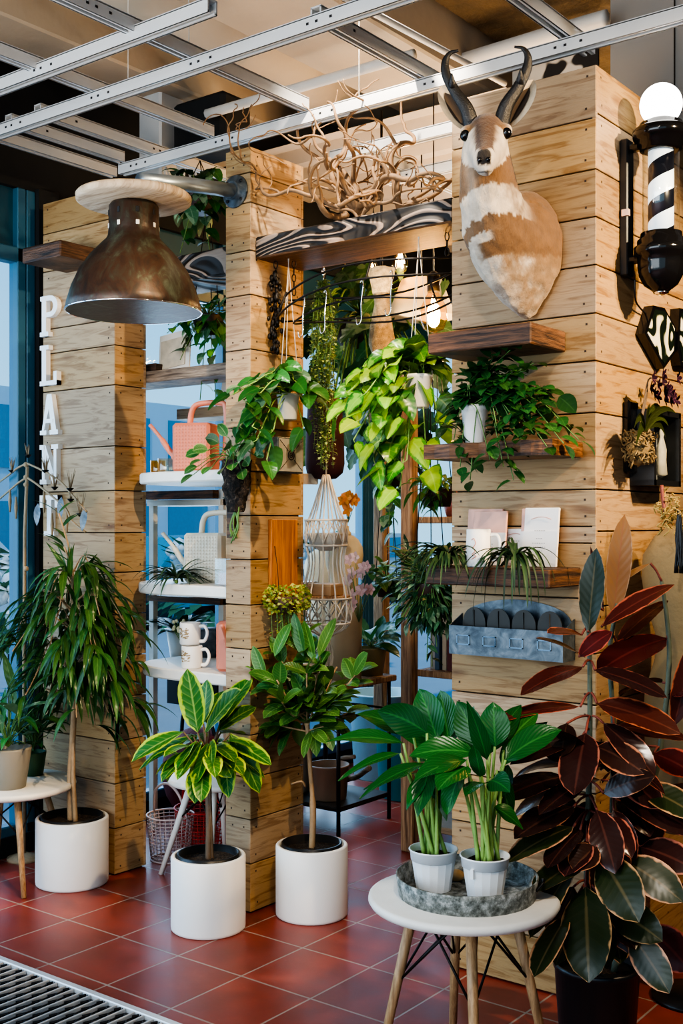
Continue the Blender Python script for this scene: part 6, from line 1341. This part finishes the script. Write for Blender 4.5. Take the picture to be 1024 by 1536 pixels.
# dress forms and macrame in the room behind
q = V((-3.44, 4.50, 0)); dress_form('beige dress form behind the macrame hanger in the opening', (q.x, q.y, 0), 1.44, .2, .62, (1.44-BZ-.031)/.62, simple('linen_form', (.40,.32,.20), .8, 0, .06), False)
q = at(488, 830, 6.5); dress_form('second beige dress form farther back by the window', (q.x, q.y, 0), 1.35, .3, .78, .75, simple('linen_form_pale', (.5,.42,.28), .8, 0, .06))
M['cord'] = simple('cotton_cord', (.66,.60,.52), .9, 0, .08, 60)
mc = at(489, 800, 4.85); t = thing('macrame_hanger', 'cream cotton macrame hanger with two tiers hanging in the opening', 'hanging decoration', (mc.x, mc.y, .9))
zm = lambda py: CH+(HY-py)*4.85/F
mb = MB()
for k in range(12):
    a = 2*PI*k/12; d = V((math.cos(a), math.sin(a), 0)); p = [V((mc.x, mc.y, zm(712)))+d*.012, V((mc.x, mc.y, zm(760)))+d*.055, V((mc.x, mc.y, zm(800)))+d*.092, V((mc.x, mc.y, zm(845)))+d*.075, V((mc.x, mc.y, zm(895)))+d*.105, V((mc.x, mc.y, zm(935)))+d*.10, V((mc.x, mc.y, zm(955)))+d*.02]
    mb.tube(bez(p, 4), .0035, 5); e = 2*PI*(k+1)/12; d2 = V((math.cos(e), math.sin(e), 0))
    for zz0, zz1, r in ((zm(780), zm(815), .09), (zm(900), zm(930), .104)): mb.bar(V((mc.x,mc.y,zz0))+d*r, V((mc.x,mc.y,zz1))+d2*r, .003, 5); mb.bar(V((mc.x,mc.y,zz1))+d*r, V((mc.x,mc.y,zz0))+d2*r, .003, 5)
for z, r in ((zm(780),.09),(zm(818),.088),(zm(897),.106),(zm(934),.102)): mb.ring((mc.x,mc.y,z), r, .0045, n=28)
mb.tube([(mc.x,mc.y,zm(712)),(mc.x,mc.y,2.5)], .004, 5); mb.build('cord_net', M['cord'], t)
mb = MB()
for k in range(14): a = U(0,2*PI); p0 = V((mc.x,mc.y,zm(950)))+V((math.cos(a),math.sin(a),0))*.015; mb.tube(bez([p0, p0+V((U(-.02,.02),U(-.02,.02),-.1)), p0+V((U(-.03,.03),U(-.03,.03),-.24))],4), .003, 4)
mb.build('fringe', M['cord'], t)
MB().lathe([(.01,0),(.10,0),(.104,.006),(.10,.012),(.01,.012)], (mc.x,mc.y,zm(897)), 28).build('wood_disc', M['postwood'], t)
t2 = thing('paper_box', 'tan box standing on the lower macrame tier', 'box', (mc.x+.02, mc.y-.02, zm(897)+.0125)); MB().box((mc.x-.05, mc.y-.06, zm(897)+.0125), (mc.x+.07, mc.y+.03, zm(897)+.06), 0, .003).build('box', simple('tan_card', (.45,.27,.14), .7), t2); MB().box((mc.x-.051, mc.y-.061, zm(897)+.05), (mc.x+.071, mc.y+.031, zm(897)+.062), 0, .002).build('lid', simple('tan_lid', (.52,.33,.18), .7), t2)
tg = MB().lathe([(.03,0),(.07,.03),(.082,.07),(.075,.075),(.01,.06)], (mc.x,mc.y,zm(826)), 24).build('woven_bowl', simple('white_woven', (.6,.56,.5), .9, 0, .2, 80, .5)); tag(tg, 'white woven bowl in the upper macrame tier', 'bowl')
# flowers and other hanging plants behind
def flower(name, lab, c, colr, n, r, s):
    c = V(c); t = thing(name, lab, 'flowers', c); mb = MB(); st = MB()
    for k in range(n):
        q = c+V((U(-r,r), U(-r,r), U(-r,r)*1.6)); st.bar(c+V((0,0,-r*2.6)), q, .0015, 4)
        for j in range(5): a = 2*PI*j/5; mb.leaf(q, V((math.cos(a), -.3, math.sin(a))), (0,-1,.2), s, s*.7, .2, .1, ellip, 3, 2)
    mb.build('blossom', leafmat('petal_'+lab[:5].strip(), colr, vein=0, var=.2, trans=.3), t); st.build('stem', L['stemg'], t)
flower('hanging_orchid_spray', 'pale pink orchid spray beside the dress form in the opening', at(538, 870, 5.3), (.62,.42,.42), 16, .075, .032); flower('hanging_orange_flowers', 'orange dried flower head beside the macrame hanger', at(522, 758, 5.2), (.50,.22,.04), 8, .03, .035)
bgp('hanging_vine', 'pale variegated trailing vine hanging at the dark post in the opening', at(588, 730, 5.6), (.05,.07), M['brownpot'], [L['silver'], L['moc']], 26, .085, .05, .10, (-.8,.4), trail=[(at(575,800,5.5), 10), (at(590,820,5.5), 10), (at(583,790,5.45), 8)], cat='hanging plant', hang=2.4)
bgp('potted_heart_leaf_plant', 'heart-leaved plant in a dark pot beside the dark post', at(580, 895, 5.6), (.06,.07), M['brownpot'], [L['silver'], L['moc']], 34, .095, .06, .14, (-.5,.9), (.8,2.2), heart, trail=[(at(600,890,5.5), 6)], cat='hanging plant', hang=2.2)
bgp('hanging_dark_vine', 'dense dark-leaved hanging plant left of the card shelf', at(645, 905, 4.45), (.07,.08), M['brownpot'], [L['darkf'], L['darkf'], L['silver']], 420, .070, .026, .18, (-1.5,.9), (.2,1.4), lance, trail=[(at(648,1000,4.45), 14), (at(640,990,4.42), 12), (at(655,970,4.4), 10)], cat='hanging plant', shape=(.85,.85,1.15), hang=2.2)
bgp('hanging_lance_vine', 'light green trailing plant in a brown pot above the shelf unit', at(655, 760, 4.8), (.075,.075), M['brownpot'], [L['moc'], L['pothos']], 40, .10, .028, .12, (-.4,.6), (.8,2.2), lance, trail=[(at(632,770,4.7), 9), (at(640,740,4.7), 8), (at(650,775,4.7), 9), (at(622,700,4.7), 7)], cat='hanging plant', hang=2.3)
bgp('hanging_fern', 'fine-leaved plant hanging before the window in the opening', at(600, 690, 6.0), (.06,.07), M['brownpot'], [L['darkf']], 60, .10, .02, .16, (-1,.5), (.4,1.6), lance, cat='hanging plant', hang=2.5)
t = thing('felt_planter', 'dark maroon rounded felt planter behind the string of pearls', 'planter', at(487, 720, 4.95)); c = at(487, 720, 4.95); MB().lathe([(.01,0),(.05,.006),(.078,.03),(.086,.07),(.082,.20),(.074,.33),(.06,.36),(.055,.355),(.01,.33)], c, 32).build('pouch', M['maroon'], t); mb = MB()
for k in range(3): a = 2*PI*k/3; mb.bar(c+V((math.cos(a)*.06, math.sin(a)*.06, .35)), V((c.x, c.y, 2.6)), .002, 4)
mb.build('hanging_wire', M['iron'], t)
# monstera wall, tall mossy pole, drum shades up high
t = thing('monstera', 'large dark monstera with big leaves filling the top of the opening', 'potted plant', at(530, 600, 5.9)); lf = MB(); lf2 = MB(); st = MB(); b = at(540, 470, 6.2)
def mon(v): return (min(1, v*4+.3)**.6)*math.cos(PI/2*v**1.5)**.7*(.80+.2*math.cos(v*34)) if v < 1 else 0
for k in range(85):
    e = at(U(458, 668), U(405, 660), U(5.4, 6.2)); st.tube(bez([b, b.lerp(e,.6)+V((0,0,.1)), e], 4), .005, 5, cap=False); (lf if k % 3 else lf2).leaf(e, V((U(-1,1), U(-.8,.1), U(-1,.3))), (U(-.4,.4),-1,.4), U(.15,.26), U(.10,.17), U(.4,1.4), .15, mon, 12, 4)
lf.build('foliage', L['monst'], t); lf2.build('foliage', L['darkf'], t); st.build('stem', L['stemg'], t); MB().lathe([(.13,0),(.17,.26),(.16,.26),(.15,.22),(.01,.22)], (b.x, b.y, b.z-.32), 28).build('pot', M['brownpot'], t); mb = MB()
for k in range(3): a = 2*PI*k/3; mb.bar(V((b.x+math.cos(a)*.165, b.y+math.sin(a)*.165, b.z-.06)), V((b.x, b.y, 3.3)), .004, 5)
mb.build('hanging_wire', M['iron'], t)
bgp('hanging_ivy', 'dark green leafy plant hanging behind the dome lamp left of the middle pillar', at(300, 320, 4.9), (.07,.08), M['brownpot'], [L['pothos'], L['darkf'], L['silver']], 70, .095, .055, .15, (-1,.5), (.6,2), heart, trail=[(at(270,380,4.85), 8), (at(315,380,4.85), 8), (at(290,265,4.9), 8), (at(325,250,4.9), 8)], cat='hanging plant', hang=3.05)
bgp('hanging_ivy', 'leafy plant with roots on a wire basket hanging over the grey niche shelf', at(312, 505, 5.0), (.07,.09), M['dkmetal'], [L['pothos'], L['brasil'], L['silver']], 60, .085, .045, .14, (-1,.8), (.6,2), heart, trail=[(at(270,540,4.95), 9), (at(300,600,4.95), 8), (at(250,500,4.95), 8), (at(325,610,4.95), 8)], cat='hanging plant', hang=2.9)
pc = at(572, 560, 5.0); t = thing('hanging_moss_pole', 'tall cream fuzzy pole hanging behind the iron hoops', 'pole', (pc.x, pc.y, 1.9)); mb = MB(); n, sg = 26, 18; vs = []
for i in range(n+1):
    z = 1.95+.66*i/n
    for k in range(sg): a = 2*PI*k/sg; r = (.045+.012*math.sin(i*.55))*(1+.25*noise.noise(V((math.cos(a)*3, math.sin(a)*3, z*16)))); vs.append((pc.x+r*math.cos(a), pc.y+r*math.sin(a), z))
mb.add(vs, [(i*sg+k, i*sg+(k+1) % sg, (i+1)*sg+(k+1) % sg, (i+1)*sg+k) for i in range(n) for k in range(sg)]+[tuple(range(sg))[::-1], tuple(n*sg+k for k in range(sg))]); mb.build('fuzzy_sleeve', simple('cream_moss', (.42,.34,.20), .95, 0, .8, 45, 1.0), t); MB().bar((pc.x,pc.y,2.6),(pc.x,pc.y,3.3),.006,6).build('rod', M['iron'], t)
for k, (px, py, d, lab) in enumerate(((632, 470, 5.6, 'behind the large filament bulb'), (560, 620, 6.6, 'low behind the monstera leaves'))):
    c = at(px, py, d); t = thing('parchment_shade', 'cream parchment lamp shade '+lab, 'lamp', c); MB().lathe([(.17,-.02),(.10,.16)], c, 28).build('shade', simple('parchment_%d' % k, (.42,.32,.18), .7, 0, .25, 10, 0, Emission_Color=(.9,.55,.25,1), Emission_Strength=.10), t); MB().bar((c.x,c.y,c.z+.05),(c.x,c.y,3.3),.004,6).build('cord', M['black'], t)
# ------------------------------------------------------------------ left window corner
lt = LT; c = at(12, 1170, 4.72); c.z = .4155
bgp('potted_leafy_plant', 'leafy green plant in a taupe pot on the left side table', c, (.095, .165), M['taupe'], [L['pothos'], L['alii'], L['silver']], 46, .16, .045, .30, (.0,1.5), (.5,2), lance, shape=(.5,.5,1.1))
c = at(50, 1155, 4.95); c.z = .4155
bgp('potted_leafy_plant', 'narrow-leaved plant in a small green pot on the left side table', c, (.055, .10), M['greenpot'], [L['pothos'], L['alii']], 44, .13, .035, .26, (.3,1.8), (.5,2), lance, shape=(.5,.5,1.0))
# candelabra of dried stalks by the window
b = onY(36, 900, 3.195); t = thing('stalk_candelabra', 'tall brown candelabra with spiky dried stalk cups standing by the window', 'candelabra', (b.x, b.y, 0)); M['dstalk'] = simple('dried_stalk', (.30,.22,.13), .7, 0, .3, 60)
S = lambda px, py: onY(px, py, 3.195); P_ = MB(); top = S(42, 690)
P_.tube([V((b.x,b.y,.02)), V((b.x,b.y,.9)), S(37,800), S(41,700)], .0075, 8); P_.lathe([(.075,0),(.075,.012),(.02,.03),(.01,.03)], (b.x,b.y,0), 28)
for py in (697, 716, 727, 853): q = S(39, py); P_.ball(q, .0125, 10, 6)
P_.build('stem', M['dstalk'], t)
cups = []; A = MB()
for pts in ([(41,695),(64,706),(90,722),(108,742),(130,768)], [(40,716),(55,726),(75,742),(98,762),(108,782),(128,798)], [(40,695),(25,703),(10,715),(-8,728)], [(39,717),(28,724),(15,735),(-5,752)]):
    A.tube(bez([S(*p) for p in pts], 4), .0048, 6)
A.build('arm', M['dstalk'], t)
for (px, py, h) in ((42,682,.05),(18,705,.06),(68,705,.06),(82,730,.06),(105,732,.08),(106,748,.03),(120,770,.09)):
    q = S(px, py); cu = MB().lathe([(.004,-.014),(.016,-.002),(.016,.0),(.01,.0)], q, 14).build('cup', M['iron'], t); sp = MB()
    for k in range(9): d = rdir(3.2); sp.tube([q+V((d.x*.01,d.y*.01,0)), q+d*h*U(.7,1.1)], [.0028,.0008], 4)
    sp.build('spike', M['dstalk'], cu)
for (px, py) in ((15,735),(24,745),(66,735),(78,770),(100,765)):
    q = S(px, py); sp = MB(); sp.tube([q, q-V((0,0,.05)), q-V((0,0,.10))], [.004,.008,.004], 6); sp.build('hanging_seed_head', M['dstalk'], t)
for k, (px, py) in enumerate(((57,755),(92,745),(128,762))):
    lb = MB(); lb.leaf(S(px,py), V((U(-.3,.3),-.1,-1)), (.3,-1,0), .10, .035, .1, .2, ovate, 5, 2); o = lb.build('shadow_leaf', M['galv'], t)  # grey leaf shapes modelled in place of leaf shadows
# ------------------------------------------------------------------ light
w = bpy.data.worlds.new('sky'); scene.world = w; w.use_nodes = True; nt = w.node_tree; nt.nodes.clear()
out = nt.nodes.new('ShaderNodeOutputWorld'); bg = nt.nodes.new('ShaderNodeBackground'); tc = nt.nodes.new('ShaderNodeTexCoord')
sp = nt.nodes.new('ShaderNodeSeparateXYZ'); cr = nt.nodes.new('ShaderNodeValToRGB')
nt.links.new(tc.outputs['Generated'], sp.inputs[0]); nt.links.new(sp.outputs[2], cr.inputs[0]); nt.links.new(cr.outputs[0], bg.inputs[0]); nt.links.new(bg.outputs[0], out.inputs[0])
cr.color_ramp.elements[0].position = .0; cr.color_ramp.elements[0].color = (.42,.72,.92,1)
cr.color_ramp.elements[1].position = .55; cr.color_ramp.elements[1].color = (.08,.38,.80,1)
bg.inputs[1].default_value = 1.0
warm = (1.0, .73, .44); neutral = (1.0, .88, .74); cool = (.62, .80, 1.0)
# daylight through the shopfront glass on the left and the glazed front behind the camera
light('AREA', 'daylight_front', (-2.2, -2.8, 2.0), (-2.4, 3.3, 1.4), 150, (.88,.94,1.0), 4.5, sy=2.6)
light('AREA', 'daylight_left', (XW-.6, 5.6, 1.6), (-2.0, 5.4, 1.2), 90, cool, 3.6, sy=2.4)
light('AREA', 'daylight_left_near', (XW-.5, 1.2, 1.7), (-2.0, 2.8, .9), 60, cool, 2.6, sy=2.3)
light('SUN', 'sun_outside', (-10, 0, 10), (-13, 8, 0), 1.2, (1,.97,.9), .02)
# warm track spots on the right, plus an added table fill
light('SPOT', 'track_spot_a', (.3, 3.0, 3.0), (-3.0, 3.5, 1.75), 330, warm, .04, 48, .4)
light('SPOT', 'track_spot_b', (-1.1, 2.0, 3.3), (-3.8, 3.4, 1.2), 240, warm, .03, 46, .4)
light('SPOT', 'track_spot_c', (.9, 3.2, 3.2), (-1.5, 4.0, 1.2), 220, warm, .05, 56, .5)
light('SPOT', 'table_fill_spot', (-.5, 1.3, 3.4), (-1.6, 2.6, .6), 120, neutral, .08, 34, .7)  # fill light added to brighten the foreground side table
light('SPOT', 'track_spot_d', (-.7, .8, 3.3), (-1.8, 3.3, 1.5), 95, neutral, .06, 50, .6)
light('SPOT', 'track_spot_e', (-2.35, 2.95, 3.5), (-2.5, 4.2, 1.9), 110, neutral, .03, 75, .5)
light('POINT', 'back_lamp', (-2.7, 5.6, 2.6), (0,0,0), 45, warm, .08)
light('AREA', 'ceiling_wash', (-2.4, 4.6, 2.5), (-2.4, 4.6, 4), 30, warm, 1.5)
light('SPOT', 'uplight_left', (-2.6, 1.0, 1.9), (-3.0, 2.9, 4.0), 60, neutral, .2, 110, .8)
scene.view_settings.view_transform = 'AgX'
scene.view_settings.look = 'AgX - High Contrast'
scene.view_settings.exposure = 0.42
scene.cycles.max_bounces = 8; scene.cycles.transparent_max_bounces = 24; scene.cycles.use_denoising = True
scene.cycles.sample_clamp_indirect = 6.0
